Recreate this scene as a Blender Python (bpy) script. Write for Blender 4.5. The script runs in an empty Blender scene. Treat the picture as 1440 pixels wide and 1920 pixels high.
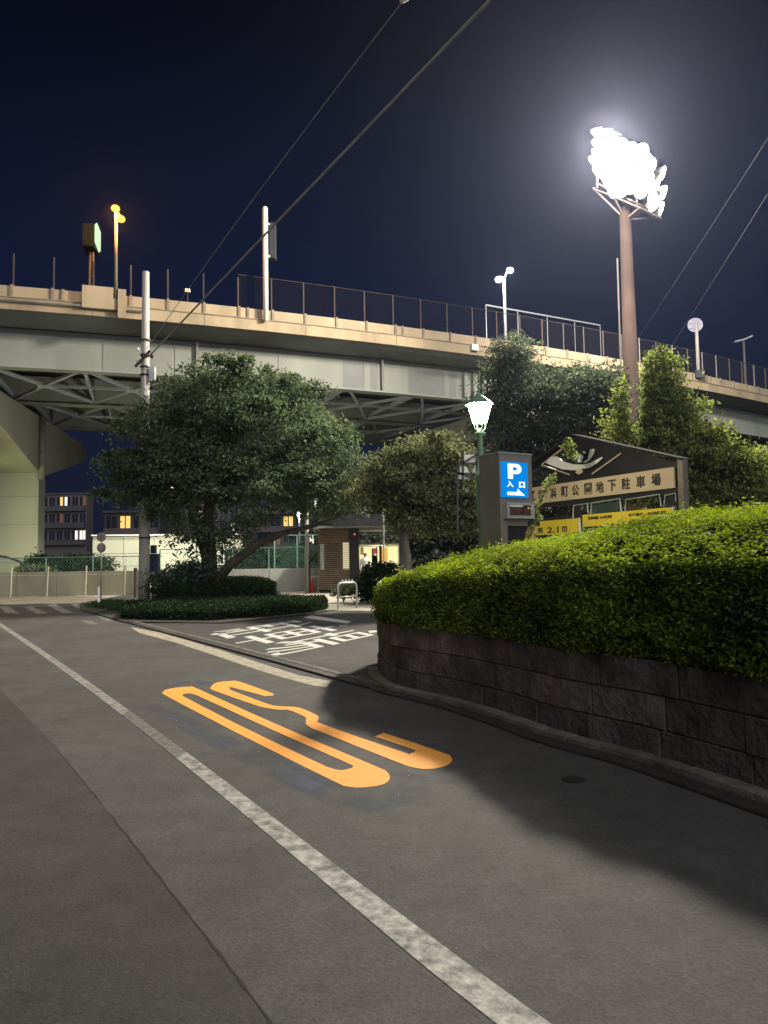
import bpy, math, random
import numpy as np
from mathutils import Vector, Matrix
random.seed(7); rng = np.random.default_rng(7)
SC = bpy.context.scene
COL = SC.collection
R = math.radians

# ---------------------------------------------------------------- camera
F = 1380.0; EYE = 1.65
cam = bpy.data.objects.new('camera', bpy.data.cameras.new('camera')); COL.objects.link(cam)
cam.data.sensor_fit = 'HORIZONTAL'; cam.data.sensor_width = 36; cam.data.lens = 36*F/1440
cam.data.clip_end = 2000; cam.data.clip_start = .05
CM = Matrix.Rotation(R(90+3.65), 4, 'X') @ Matrix.Rotation(R(-.9), 4, 'Z')
cam.matrix_world = Matrix.Translation((0, 0, EYE)) @ CM
SC.camera = cam

# ---------------------------------------------------------------- world, sun, exposure
w = bpy.data.worlds.new('World'); SC.world = w; w.use_nodes = True
nt = w.node_tree; nt.nodes.clear()
wo = nt.nodes.new('ShaderNodeOutputWorld'); bg = nt.nodes.new('ShaderNodeBackground')
tc = nt.nodes.new('ShaderNodeTexCoord'); sx = nt.nodes.new('ShaderNodeSeparateXYZ')
cr = nt.nodes.new('ShaderNodeValToRGB'); nz = nt.nodes.new('ShaderNodeTexNoise'); mx = nt.nodes.new('ShaderNodeMix')
mx.data_type = 'RGBA'; mx.blend_type = 'MULTIPLY'; mx.inputs[0].default_value = 1.0
nz.inputs['Scale'].default_value = 1.6; nz.inputs['Detail'].default_value = 3
mr = nt.nodes.new('ShaderNodeMapRange'); mr.inputs[1].default_value = .3; mr.inputs[2].default_value = .75
mr.inputs[3].default_value = .85; mr.inputs[4].default_value = 1.2
e = cr.color_ramp.elements
e[0].position = 0.0; e[0].color = (.0085, .0105, .025, 1)
e[1].position = .80; e[1].color = (.0003, .0006, .0035, 1)
m_ = e.new(.28); m_.color = (.0048, .0098, .032, 1)
m_ = e.new(.46); m_.color = (.0022, .0050, .0190, 1)
m_ = e.new(.60); m_.color = (.0003, .0009, .0060, 1)
L = nt.links.new
L(tc.outputs['Generated'], sx.inputs[0]); L(sx.outputs[2], cr.inputs[0]); L(tc.outputs['Generated'], nz.inputs['Vector'])
L(nz.outputs[0], mr.inputs[0]); L(cr.outputs[0], mx.inputs[6]); L(mr.outputs[0], mx.inputs[7]); L(mx.outputs[2], bg.inputs[0])
L(bg.outputs[0], wo.inputs[0]); bg.inputs[1].default_value = 1.0

sun = bpy.data.objects.new('city_skyglow', bpy.data.lights.new('city_skyglow', 'SUN')); COL.objects.link(sun)  # soft sun added as fill, standing in for the city glow
sun.data.energy = 1.95; sun.data.angle = R(80); sun.data.color = (.93, .96, 1.0)
sun.rotation_euler = (R(52), 0, R(20))
SC.view_settings.view_transform = 'Standard'; SC.view_settings.look = 'None'
SC.view_settings.exposure = 0; SC.view_settings.gamma = 1
SC.cycles.use_denoising = True
SC.cycles.max_bounces = 6; SC.cycles.diffuse_bounces = 2; SC.cycles.glossy_bounces = 2
SC.cycles.transmission_bounces = 3; SC.cycles.transparent_max_bounces = 12; SC.cycles.volume_bounces = 0
SC.cycles.sample_clamp_indirect = 3; SC.cycles.caustics_reflective = False; SC.cycles.caustics_refractive = False

# ---------------------------------------------------------------- measuring helpers (photograph pixel -> place)
def ray(px, py):
    return (CM.to_3x3() @ Vector(((px-720)/F, (960-py)/F, -1)))
def G(px, py, z=0.0):
    d = ray(px, py); t = (z-EYE)/d.z
    return Vector((d.x*t, d.y*t, z))
def P(px, py, Y):
    d = ray(px, py); t = Y/d.y
    return Vector((d.x*t, Y, EYE+d.z*t))

# ---------------------------------------------------------------- mesh helpers
ORG = {}
def thing(name, loc, label, cat, group=None):
    o = bpy.data.objects.new(name, None); COL.objects.link(o); o.location = loc; o.empty_display_size = .2
    ORG[o.name] = Vector(loc); return tag(o, label, cat, group)
def tag(o, label=None, cat=None, group=None, kind=None):
    if label: o['label'] = label
    if cat: o['category'] = cat
    if group: o['group'] = group
    if kind: o['kind'] = kind
    return o
class MB:
    def __init__(s): s.v = []; s.f = []
    def add(s, vs, fs):
        b = len(s.v); s.v += [tuple(v) for v in vs]; s.f += [tuple(i+b for i in f) for f in fs]; return s
    def hexa(s, p):  # 8 points: bottom 4, top 4
        return s.add(p, [(3,2,1,0),(4,5,6,7),(0,1,5,4),(1,2,6,5),(2,3,7,6),(3,0,4,7)])
    def box(s, c, sz, rz=0):
        cx, cy, cz = c; a, b, h = sz[0]/2, sz[1]/2, sz[2]/2; ca, sa = math.cos(rz), math.sin(rz)
        q = [(-a,-b),(a,-b),(a,b),(-a,b)]
        return s.hexa([(cx+x*ca-y*sa, cy+x*sa+y*ca, cz+z) for z in (-h, h) for x, y in q])
    def bar(s, p, q, w, h=None, up=(0,0,1)):
        p = Vector(p); q = Vector(q); h = h or w; d = (q-p).normalized(); u = Vector(up)
        if abs(d.dot(u)) > .98: u = Vector((0,1,0))
        a = d.cross(u).normalized()*w/2; b = a.cross(d).normalized()*h/2
        return s.hexa([p-a-b, p+a-b, q+a-b, q-a-b, p-a+b, p+a+b, q+a+b, q-a+b])
    def tube(s, pts, rs, n=8, cap=True):
        pts = [Vector(p) for p in pts]
        if not hasattr(rs, '__len__'): rs = [rs]*len(pts)
        b = len(s.v); a = None
        for i, p in enumerate(pts):
            d = (pts[min(i+1, len(pts)-1)]-pts[max(i-1, 0)]).normalized()
            if a is None: a = d.orthogonal().normalized()
            a = (a-d*a.dot(d)).normalized(); c = d.cross(a)
            for k in range(n):
                t = 2*math.pi*k/n; s.v.append(tuple(p+(a*math.cos(t)+c*math.sin(t))*rs[i]))
        for i in range(len(pts)-1):
            for k in range(n):
                k2 = (k+1) % n; s.f.append((b+i*n+k, b+i*n+k2, b+(i+1)*n+k2, b+(i+1)*n+k))
        if cap:
            s.f.append(tuple(b+k for k in range(n))[::-1]); s.f.append(tuple(b+(len(pts)-1)*n+k for k in range(n)))
        return s
    def lathe(s, c, prof, n=16, axis=(0,0,1)):
        d = Vector(axis).normalized(); a = d.orthogonal().normalized()
        if abs(d.z) > .99: a = Vector((1,0,0))
        e_ = d.cross(a); b = len(s.v); c = Vector(c)
        for r_, h in prof:
            for k in range(n):
                t = 2*math.pi*k/n; s.v.append(tuple(c+d*h+(a*math.cos(t)+e_*math.sin(t))*max(r_, 1e-4)))
        for i in range(len(prof)-1):
            for k in range(n):
                k2 = (k+1) % n; s.f.append((b+i*n+k, b+i*n+k2, b+(i+1)*n+k2, b+(i+1)*n+k))
        s.f.append(tuple(b+k for k in range(n))[::-1]); s.f.append(tuple(b+(len(prof)-1)*n+k for k in range(n)))
        return s
    def poly(s, pts, off):  # flat polygon extruded by the vector off
        n = len(pts); off = Vector(off); pts = [Vector(p) for p in pts]
        return s.add(pts+[p+off for p in pts], [tuple(range(n))[::-1], tuple(range(n, 2*n))]+[(i, (i+1) % n, (i+1) % n+n, i+n) for i in range(n)])
    def sheet(s, pts): return s.add(pts, [tuple(range(len(pts)))])
    def build(s, name, mat, parent=None, smooth=False, loc=None, org=None):
        me = bpy.data.meshes.new(name)
        o_ = Vector((0,0,0))
        if parent is not None: o_ = ORG.get(parent.name, Vector((0,0,0)))
        elif loc is not None: o_ = Vector(loc)
        if org is not None: o_ = Vector(org)
        v = np.array(s.v, dtype=float)-np.array(o_)
        me.from_pydata(v.tolist(), [], s.f); me.materials.append(mat)
        if smooth: me.polygons.foreach_set('use_smooth', [True]*len(me.polygons))
        me.update()
        return link(name, me, parent, loc)
def link(name, me, parent=None, loc=None):
    o = bpy.data.objects.new(name, me); COL.objects.link(o)
    if parent is not None:
        o.parent = parent; ORG[o.name] = ORG.get(parent.name, Vector((0,0,0)))
    elif loc is not None:
        o.location = loc; ORG[o.name] = Vector(loc)
    return o
def fast_mesh(name, verts, nper, mat, parent=None, loc=None, attr=None):
    """verts (N*nper,3): faces of nper corners each, via foreach_set"""
    o_ = ORG.get(parent.name, Vector((0,0,0))) if parent is not None else Vector(loc or (0,0,0))
    me = bpy.data.meshes.new(name); v = verts-np.array(o_); n = len(v)
    me.vertices.add(n); me.vertices.foreach_set('co', v.astype(np.float32).ravel())
    me.loops.add(n); me.loops.foreach_set('vertex_index', np.arange(n, dtype=np.int32))
    me.polygons.add(n//nper); me.polygons.foreach_set('loop_start', np.arange(0, n, nper, dtype=np.int32))
    me.update(calc_edges=True); me.materials.append(mat)
    if attr is not None:
        a = me.attributes.new('tint', 'FLOAT', 'POINT'); a.data.foreach_set('value', np.repeat(attr, nper).astype(np.float32))
    return link(name, me, parent, loc)
def text_mb(body, size, thick=.0, bold=0.0):
    cu = bpy.data.curves.new('lettering', 'FONT'); cu.body = body; cu.size = size; cu.align_x = 'LEFT'
    cu.extrude = thick; cu.offset = bold; cu.resolution_u = 3
    o = bpy.data.objects.new('lettering', cu); COL.objects.link(o)
    dg = bpy.context.evaluated_depsgraph_get(); dg.update()
    me = bpy.data.meshes.new_from_object(o.evaluated_get(dg))
    v = np.array([x.co[:] for x in me.vertices]); f = [tuple(p.vertices) for p in me.polygons]
    bpy.data.objects.remove(o); bpy.data.curves.remove(cu); bpy.data.meshes.remove(me)
    return v, f
def place_text(body, org, xv, yv, name, mat, parent, w=None, h=None, bold=0.0, gap=None, off=.006):
    """text laid in the plane org + x*xv + y*yv, scaled to w by h metres"""
    xv = Vector(xv).normalized(); yv = Vector(yv).normalized(); zv = xv.cross(yv)
    v, f = text_mb(body, 1.0, 0.004, bold)
    mn, mx_ = v.min(0), v.max(0); sx_ = w/(mx_[0]-mn[0]); sy_ = h/(mx_[1]-mn[1])
    mb = MB()
    pts = [Vector(org)+xv*((p[0]-mn[0])*sx_)+yv*((p[1]-mn[1])*sy_)+zv*(off+p[2]) for p in v]
    mb.add(pts, f); return mb.build(name, mat, parent)

# ---------------------------------------------------------------- materials
def mat(name, col, rough=.7, metal=0.0, var=.25, scale=3.0, bump=.0, bscale=None, col2=None, spec=.4, detail=4, streak=0):
    m = bpy.data.materials.new(name); m.use_nodes = True; nt = m.node_tree; b = nt.nodes['Principled BSDF']
    b.inputs['Roughness'].default_value = rough; b.inputs['Metallic'].default_value = metal
    b.inputs['Specular IOR Level'].default_value = spec
    t = nt.nodes.new('ShaderNodeTexCoord'); n = nt.nodes.new('ShaderNodeTexNoise'); n.inputs['Scale'].default_value = scale
    n.inputs['Detail'].default_value = detail; n.inputs['Roughness'].default_value = .6
    src = t.outputs['Object']
    if streak:
        mp = nt.nodes.new('ShaderNodeMapping'); mp.inputs['Scale'].default_value = (1, 1, 1.0/streak)
        nt.links.new(src, mp.inputs[0]); nt.links.new(mp.outputs[0], n.inputs['Vector'])
    else: nt.links.new(src, n.inputs['Vector'])
    r = nt.nodes.new('ShaderNodeValToRGB'); c1 = [c*(1-var) for c in col]; c2 = col2 or [min(1, c*(1+var)) for c in col]
    r.color_ramp.elements[0].position = .32; r.color_ramp.elements[1].position = .68
    r.color_ramp.elements[0].color = (*c1, 1); r.color_ramp.elements[1].color = (*c2, 1)
    nt.links.new(n.outputs[0], r.inputs[0]); nt.links.new(r.outputs[0], b.inputs['Base Color'])
    if bump:
        n2 = nt.nodes.new('ShaderNodeTexNoise'); n2.inputs['Scale'].default_value = bscale or scale*8; n2.inputs['Detail'].default_value = 3
        nt.links.new(t.outputs['Object'], n2.inputs['Vector'])
        bp = nt.nodes.new('ShaderNodeBump'); bp.inputs['Strength'].default_value = bump; bp.inputs['Distance'].default_value = .03
        nt.links.new(n2.outputs[0], bp.inputs['Height']); nt.links.new(bp.outputs[0], b.inputs['Normal'])
    return m
def emit(name, col, s, sample=False):
    m = bpy.data.materials.new(name); m.use_nodes = True; nt = m.node_tree; nt.nodes.clear()
    e_ = nt.nodes.new('ShaderNodeEmission'); o = nt.nodes.new('ShaderNodeOutputMaterial')
    e_.inputs[0].default_value = (*col, 1); e_.inputs[1].default_value = s; nt.links.new(e_.outputs[0], o.inputs[0])
    if not sample: m.cycles.emission_sampling = 'NONE'
    return m
def asphalt(name, base, tint=(1,.98,.94)):
    m = bpy.data.materials.new(name); m.use_nodes = True; nt = m.node_tree; b = nt.nodes['Principled BSDF']; N = nt.nodes.new; K = nt.links.new
    t = N('ShaderNodeTexCoord'); a = N('ShaderNodeTexNoise'); a.inputs['Scale'].default_value = 60; a.inputs['Detail'].default_value = 4; a.inputs['Roughness'].default_value = .75
    c = N('ShaderNodeTexNoise'); c.inputs['Scale'].default_value = .55; c.inputs['Detail'].default_value = 5
    d = N('ShaderNodeTexVoronoi'); d.inputs['Scale'].default_value = 90
    for q in (a, c, d): K(t.outputs['Object'], q.inputs['Vector'])
    ra = N('ShaderNodeMapRange'); ra.inputs[1].default_value = .3; ra.inputs[2].default_value = .72; ra.inputs[3].default_value = .66; ra.inputs[4].default_value = 1.45
    rc = N('ShaderNodeMapRange'); rc.inputs[1].default_value = .3; rc.inputs[2].default_value = .7; rc.inputs[3].default_value = .78; rc.inputs[4].default_value = 1.2
    K(a.outputs[0], ra.inputs[0]); K(c.outputs[0], rc.inputs[0])
    mu = N('ShaderNodeMath'); mu.operation = 'MULTIPLY'; K(ra.outputs[0], mu.inputs[0]); K(rc.outputs[0], mu.inputs[1])
    c2_ = N('ShaderNodeTexNoise'); c2_.inputs['Scale'].default_value = 3.4; c2_.inputs['Detail'].default_value = 8; c2_.inputs['Roughness'].default_value = .72; K(t.outputs['Object'], c2_.inputs['Vector'])
    r2_ = N('ShaderNodeMapRange'); r2_.inputs[1].default_value = .32; r2_.inputs[2].default_value = .62; r2_.inputs[3].default_value = .74; r2_.inputs[4].default_value = 1.10; K(c2_.outputs[0], r2_.inputs[0])
    m3_ = N('ShaderNodeMath'); m3_.operation = 'MULTIPLY'; K(mu.outputs[0], m3_.inputs[0]); K(r2_.outputs[0], m3_.inputs[1]); mu = m3_
    # sparse pale aggregate
    sp = N('ShaderNodeMapRange'); sp.inputs[1].default_value = .05; sp.inputs[2].default_value = .16; sp.inputs[3].default_value = 1.0; sp.inputs[4].default_value = 0.0
    K(d.outputs['Distance'], sp.inputs[0]); g = N('ShaderNodeTexNoise'); g.inputs['Scale'].default_value = 9; K(t.outputs['Object'], g.inputs['Vector'])
    gr = N('ShaderNodeMapRange'); gr.inputs[1].default_value = .5; gr.inputs[2].default_value = .7; K(g.outputs[0], gr.inputs[0])
    sm = N('ShaderNodeMath'); sm.operation = 'MULTIPLY_ADD'; K(sp.outputs[0], sm.inputs[0]); K(gr.outputs[0], sm.inputs[1]); K(mu.outputs[0], sm.inputs[2])
    mc = N('ShaderNodeMix'); mc.data_type = 'RGBA'; mc.blend_type = 'MULTIPLY'; mc.inputs[0].default_value = 1
    mc.inputs[6].default_value = (base*tint[0], base*tint[1], base*tint[2], 1); K(sm.outputs[0], mc.inputs[7]); K(mc.outputs[2], b.inputs['Base Color'])
    b.inputs['Roughness'].default_value = .82; b.inputs['Specular IOR Level'].default_value = .25
    bp = N('ShaderNodeBump'); bp.inputs['Strength'].default_value = .5; bp.inputs['Distance'].default_value = .012
    K(a.outputs[0], bp.inputs['Height']); K(bp.outputs[0], b.inputs['Normal'])
    return m
def paint(name, col, under=(.06,.058,.055), lo=.35, hi=.5, scale=14, fine=60):
    """worn road paint: noise decides where the asphalt shows through"""
    m = bpy.data.materials.new(name); m.use_nodes = True; nt = m.node_tree; b = nt.nodes['Principled BSDF']; N = nt.nodes.new; K = nt.links.new
    t = N('ShaderNodeTexCoord'); a = N('ShaderNodeTexNoise'); a.inputs['Scale'].default_value = scale; a.inputs['Detail'].default_value = 6; a.inputs['Roughness'].default_value = .7
    K(t.outputs['Object'], a.inputs['Vector']); r = N('ShaderNodeMapRange'); r.inputs[1].default_value = lo; r.inputs[2].default_value = hi; K(a.outputs[0], r.inputs[0])
    mc = N('ShaderNodeMix'); mc.data_type = 'RGBA'; K(r.outputs[0], mc.inputs[0]); mc.inputs[6].default_value = (*under, 1); mc.inputs[7].default_value = (*col, 1)
    f = N('ShaderNodeTexNoise'); f.inputs['Scale'].default_value = fine; f.inputs['Detail'].default_value = 3; K(t.outputs['Object'], f.inputs['Vector'])
    fr = N('ShaderNodeMapRange'); fr.inputs[3].default_value = .72; fr.inputs[4].default_value = 1.2; K(f.outputs[0], fr.inputs[0])
    m2 = N('ShaderNodeMix'); m2.data_type = 'RGBA'; m2.blend_type = 'MULTIPLY'; m2.inputs[0].default_value = 1; K(mc.outputs[2], m2.inputs[6]); K(fr.outputs[0], m2.inputs[7])
    K(m2.outputs[2], b.inputs['Base Color']); b.inputs['Roughness'].default_value = .7; b.inputs['Specular IOR Level'].default_value = .3
    bp = N('ShaderNodeBump'); bp.inputs['Strength'].default_value = .35; bp.inputs['Distance'].default_value = .01; K(f.outputs[0], bp.inputs['Height']); K(bp.outputs[0], b.inputs['Normal'])
    return m
def leafmat(name, c1, c2, trans=.35, yel=(1.0, 1.1, .8, 1)):
    m = bpy.data.materials.new(name); m.use_nodes = True; nt = m.node_tree; N = nt.nodes.new; K = nt.links.new
    b = nt.nodes['Principled BSDF']; o = nt.nodes['Material Output']; a = N('ShaderNodeAttribute'); a.attribute_name = 'tint'
    r = N('ShaderNodeValToRGB'); r.color_ramp.elements[0].color = (*c1, 1); r.color_ramp.elements[1].color = (*c2, 1)
    K(a.outputs['Fac'], r.inputs[0]); K(r.outputs[0], b.inputs['Base Color']); b.inputs['Roughness'].default_value = .75; b.inputs['Specular IOR Level'].default_value = .08
    t = N('ShaderNodeBsdfTranslucent'); tm = N('ShaderNodeMix'); tm.data_type = 'RGBA'; tm.blend_type = 'MULTIPLY'; tm.inputs[0].default_value = 1
    K(r.outputs[0], tm.inputs[6]); tm.inputs[7].default_value = yel; K(tm.outputs[2], t.inputs[0])
    s = N('ShaderNodeMixShader'); s.inputs[0].default_value = trans; K(b.outputs[0], s.inputs[1]); K(t.outputs[0], s.inputs[2]); K(s.outputs[0], o.inputs[0])
    return m

M = dict(
    ground=mat('soil_ground', (.05,.048,.04), .95, var=.4, scale=1.5, bump=.3),
    road=asphalt('road_asphalt', .064), entry=asphalt('entry_asphalt', .048, (1,.97,.92)),
    lane_dim=asphalt('dimmed_lane_asphalt', .042, (1,.95,.9)),
    pave=mat('concrete_paving', (.30,.28,.23), .85, var=.2, scale=1.3, bump=.2, bscale=40),
    orange=paint('orange_road_paint', (.84,.35,.055), lo=.25, hi=.37, scale=11),
    white=paint('white_road_paint', (.50,.49,.45), lo=.30, hi=.42, scale=9),
    worn=paint('worn_white_paint', (.44,.43,.39), under=(.10,.097,.09), lo=.36, hi=.66, scale=11),
    faint=paint('faint_white_paint', (.21,.205,.19), lo=.36, hi=.7, scale=16),
    cream=paint('cream_edge_paint', (.36,.33,.25), under=(.13,.12,.10), lo=.30, hi=.55, scale=7),
    crack=mat('crack_black', (.015,.014,.013), .9),
    kerb=mat('kerb_concrete', (.15,.14,.115), .9, var=.4, scale=5, bump=.5),
    entrylip=mat('worn_gutter_concrete', (.10,.095,.085), .85, var=.4, scale=5, bump=.3),
    sidep=mat('side_pavement_asphalt', (.15,.135,.10), .85, var=.3, scale=1.0, bump=.3),
    xwalk=paint('crosswalk_paint', (.36,.35,.31), lo=.36, hi=.6, scale=7),
    kerb2=mat('kerb_concrete_dirty', (.12,.11,.09), .9, var=.4, scale=5, bump=.5),
    farline=paint('far_line_paint', (.30,.29,.27), under=(.09,.087,.08), lo=.34, hi=.62, scale=8),
    kerbdark=mat('kerb_rubber', (.035,.032,.03), .6, var=.3, scale=5),
    stone=mat('wall_block_stone', (.078,.068,.062), .85, var=.5, scale=3.2, bump=1.0, bscale=16, spec=.15, detail=7),
    stone2=mat('wall_block_stone_pale', (.115,.098,.088), .85, var=.45, scale=3.6, bump=1.0, bscale=16, spec=.15, detail=7),
    mortar=mat('mortar_dark', (.035,.031,.028), .95),
    soil=mat('planting_soil', (.03,.025,.018), .95),
    parapet=mat('parapet_concrete', (.32,.25,.16), .8, var=.2, scale=.5, bump=.15, streak=4),
    parapet2=mat('parapet_fascia_concrete', (.31,.24,.15), .8, var=.22, scale=.7, bump=.15, streak=5),
    rib=mat('parapet_rib_rusty', (.20,.16,.11), .8, var=.3, scale=2),
    girder=mat('girder_paint_grey', (.225,.235,.20), .6, var=.13, scale=.5, spec=.25, streak=5, detail=6),
    girder2=mat('girder_repaint_patch', (.17,.18,.165), .6, var=.12, scale=.4, spec=.3),
    soffit=mat('soffit_concrete', (.10,.112,.104), .85, var=.2, scale=.3),
    steel=mat('bracing_steel', (.30,.33,.34), .6, var=.15, scale=1),
    pier=mat('pier_concrete', (.28,.275,.215), .8, var=.12, scale=.4, bump=.15, streak=6),
    pipe=mat('drainpipe_grey', (.16,.155,.13), .6),
    polec=mat('pole_concrete', (.33,.30,.26), .8, var=.22, scale=1.2, bump=.2, streak=4),
    mast=mat('mast_brown_paint', (.082,.056,.046), .85, var=.15, scale=.8, spec=.1),
    metal=mat('galvanised_metal', (.50,.51,.50), .45, .5, var=.15, scale=3),
    whitep=mat('white_painted_metal', (.78,.76,.70), .45, var=.08, scale=2),
    dark=mat('dark_metal', (.035,.036,.04), .5, var=.2, scale=3),
    black=mat('black_panel', (.02,.02,.023), .45, var=.2, scale=3),
    greenp=mat('green_cast_iron', (.12,.21,.15), .4, var=.15, scale=4),
    greenf=mat('green_fence_coat', (.11,.20,.16), .55, var=.2, scale=3),
    rust=mat('rusty_steel', (.075,.055,.042), .8, var=.4, scale=8),
    stain=mat('pillar_bronze_steel', (.33,.285,.24), .3, .45, var=.12, scale=2.2),
    beige=mat('sign_beige', (.62,.47,.31), .6, var=.04, scale=2),
    yellow=mat('sign_yellow', (.86,.62,.04), .6, var=.05, scale=2),
    ink=mat('lettering_dark', (.05,.04,.04), .7),
    concl=mat('pale_concrete', (.50,.49,.42), .85, var=.13, scale=.9, bump=.2, streak=3),
    concd=mat('old_concrete', (.36,.33,.22), .85, var=.25, scale=.7, bump=.2, streak=3),
    creamw=mat('cream_panel', (.50,.50,.36), .7, var=.06, scale=.6, streak=3),
    wood=mat('slat_wood', (.24,.185,.13), .7, var=.25, scale=4),
    roof=mat('roof_dark', (.06,.06,.065), .7),
    bark=mat('bark', (.07,.055,.04), .9, var=.4, scale=5, bump=.6),
    barkl=mat('pale_bark', (.22,.20,.15), .9, var=.4, scale=5, bump=.6),
    red=mat('cone_red', (.55,.06,.04), .5, var=.1, scale=3),
    navy=mat('navy_box', (.02,.03,.07), .5, var=.2, scale=3),
    skin=mat('skin', (.45,.29,.21), .6, var=.04), shirt=mat('white_shirt', (.75,.75,.72), .8, var=.05),
    trousers=mat('dark_trousers', (.03,.03,.04), .8), hair=mat('black_hair', (.012,.011,.01), .6),
    apart=mat('apartment_wall', (.13,.105,.11), .85, var=.12, scale=.2), apart2=mat('apartment_wall_dark', (.07,.065,.07), .85, var=.12, scale=.2),
    winoff=mat('unlit_window_glass', (.02,.025,.035), .15, spec=.6),
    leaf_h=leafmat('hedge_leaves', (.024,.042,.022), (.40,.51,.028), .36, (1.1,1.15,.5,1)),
    leaf_l=leafmat('broad_tree_leaves', (.028,.046,.029), (.165,.205,.120), .36),
    leaf_m=leafmat('small_tree_leaves', (.045,.060,.030), (.26,.27,.14), .36),
    leaf_d=leafmat('conifer_leaves', (.030,.045,.034), (.12,.14,.10), .25),
    leaf_r=leafmat('camphor_leaves', (.030,.050,.022), (.36,.39,.11), .40),
    leaf_i=leafmat('low_hedge_leaves', (.009,.020,.009), (.026,.048,.020), .2),
    grass=leafmat('verge_grass', (.02,.045,.02), (.05,.09,.035), .2),
    core=mat('hedge_core', (.010,.014,.006), .95, var=.4, scale=6, spec=0),
    e_white=emit('lamp_glow_white', (1,.96,.86), 30), e_flood=emit('floodlight_lens', (1,.95,.86), 40),
    e_orange=emit('sodium_glow', (1,.40,.07), 2.6), e_sign=emit('sign_face_green_white', (.72,1,.62), 1.05),
    e_blue=emit('sign_face_blue', (.0,.25,.80), 1.0), e_signw=emit('sign_letter_white', (.9,.97,1), 1.25),
    e_room=emit('room_wall_glow', (1,.84,.42), 1.15), e_win=emit('window_warm', (1,.62,.18), 1.3), e_winw=emit('window_white', (1,.92,.78), 1.3),
    e_window_dim=emit('window_dim', (.5,.22,.12), .35), e_orangep=emit('glowing_poster_orange', (1,.48,.04), 1.0), e_redp=emit('glowing_poster_red', (.8,.1,.12), .8),  # posters emit: the room's light is put into their colour
    haze=bpy.data.materials.new('lamp_glow_haze'),
)

# ================================================================ SETTING
def flat(name, pts, mat_, z, parent=None, kind='structure'):
    mb = MB().sheet([(p[0], p[1], z) for p in pts]); o = mb.build(name, mat_, parent)
    if parent is None: o['kind'] = kind
    return o
flat('ground', [(-400,-200),(400,-200),(400,600),(-400,600)], M['ground'], 0)
KP = [G(*p) for p in [(235,1168),(350,1199),(413,1216),(527,1247),(627,1275),(717,1300),(850,1337),(1000,1378),(1200,1440),(1440,1520)]]
dK = (KP[-1]-KP[-2]).normalized(); KP.append(KP[-1]+dK*2); KP.append(KP[-1]+dK*14)
road_far = [(-60, 29.5), (-9.8, 29.5), G(225,1160).to_2d()[:]]
road = flat('road', [(-60,-12),(8,-12)]+[tuple(p.to_2d()) for p in KP[::-1]]+[tuple(G(215,1160).to_2d()), tuple(G(205,1150).to_2d()), (-11.0,30.0), (-70,30.0)], M['road'], .006)
E_dir = Vector((.55,.835,0)).normalized()          # into the parking entrance
entry = flat('entrance_road', [tuple(G(240,1172).to_2d()), tuple(KP[1].to_2d()), tuple(KP[2].to_2d()), tuple(KP[3].to_2d()), tuple(KP[4].to_2d()), tuple(KP[5].to_2d()), (8,7.5), (14,17), (14,26), (1.2,22.8), (-1.2,22.2), tuple(G(600,1153).to_2d())], M['entry'], .010)
pv = flat('pavement', [tuple(G(560,1142).to_2d()), tuple(G(640,1146).to_2d()), (1.2,22.9), (14,26.1), (16,46), (-16,46), (-16,37.9), (-9.3,30.5), (-7.6,27)], M['pave'], .020)
flat('side_pavement', [(-70,30.2),(-10.9,30.2),(-9.6,31.5),(-16,37.8),(-70,37.8)], M['sidep'], .030)

# worn patches and markings lying on the road
def px_sheet(name, pts, mat_, z, parent, label=None):
    o = MB().sheet([G(x, y, z) for x, y in pts]).build(name, mat_, parent)
    if label: o['label'] = label
    return o
def crop3(pts): return [(250+x/2.2154, 1250+y/2.2154) for x, y in pts]
def ragged(pts, a=.45): return [(x+random.uniform(-a,a), y+random.uniform(-a,a)) for x, y in pts]
def smooth_closed(pts, sharp=(), n=4):
    """Catmull-Rom through a closed outline"""
    out = []; N_ = len(pts)
    for i in range(N_):
        p0, p1, p2, p3 = (np.array(pts[(i+k) % N_], float) for k in (-1,0,1,2))
        if i in sharp: p0 = p1
        if (i+1) % N_ in sharp: p3 = p2
        for k in range(n):
            t = k/n; out.append(tuple(.5*((2*p1)+(-p0+p2)*t+(2*p0-5*p1+4*p2-p3)*t*t+(-p0+3*p1-3*p2+p3)*t**3)))
    return out
zero_o = [(125,107),(132,97),(160,90),(200,85),(237,84),(270,93),(620,250),(1005,412),(1048,432),(1066,455),(1056,478),(1018,494),(940,502),(880,496),(838,478),(490,305),(150,128)]
zero_i = [(205,117),(232,111),(258,117),(300,135),(600,272),(885,398),(912,414),(895,424),(858,429),(822,421),(760,395),(480,262),(240,140)]
def ring_sheet(name, outer, inner, mat_, z, parent, label):
    from mathutils.geometry import tessellate_polygon
    a = [G(x, y, z) for x, y in outer]; b = [G(x, y, z) for x, y in inner][::-1]
    mb = MB().add(a+b, [tuple(t) for t in tessellate_polygon([a, b])]); o = mb.build(name, mat_, parent); o['label'] = label; return o
ring_sheet('painted_digit', ragged(crop3(smooth_closed(zero_o, n=5)), .2), ragged(crop3(smooth_closed(zero_i, n=5)), .2), M['orange'], .0092, road, 'long orange zero painted on the asphalt')
three = [(323,84),(345,66),(400,60),(445,63),(585,113),(580,120),(548,122),(412,86),(402,91),(412,100),(545,150),(590,162),(655,166),(700,173),(765,202),(771,214),(768,224),(790,240),(1118,354),(1150,359),(1168,352),(1158,342),(1003,290),(1035,277),(1060,281),(1288,358),(1318,374),(1323,390),(1305,408),(1270,419),(1210,425),(1152,415),(1098,397),(738,254),(716,238),(716,222),(712,208),(650,181),(600,178),(545,170),(500,157),(335,99)]
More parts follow.
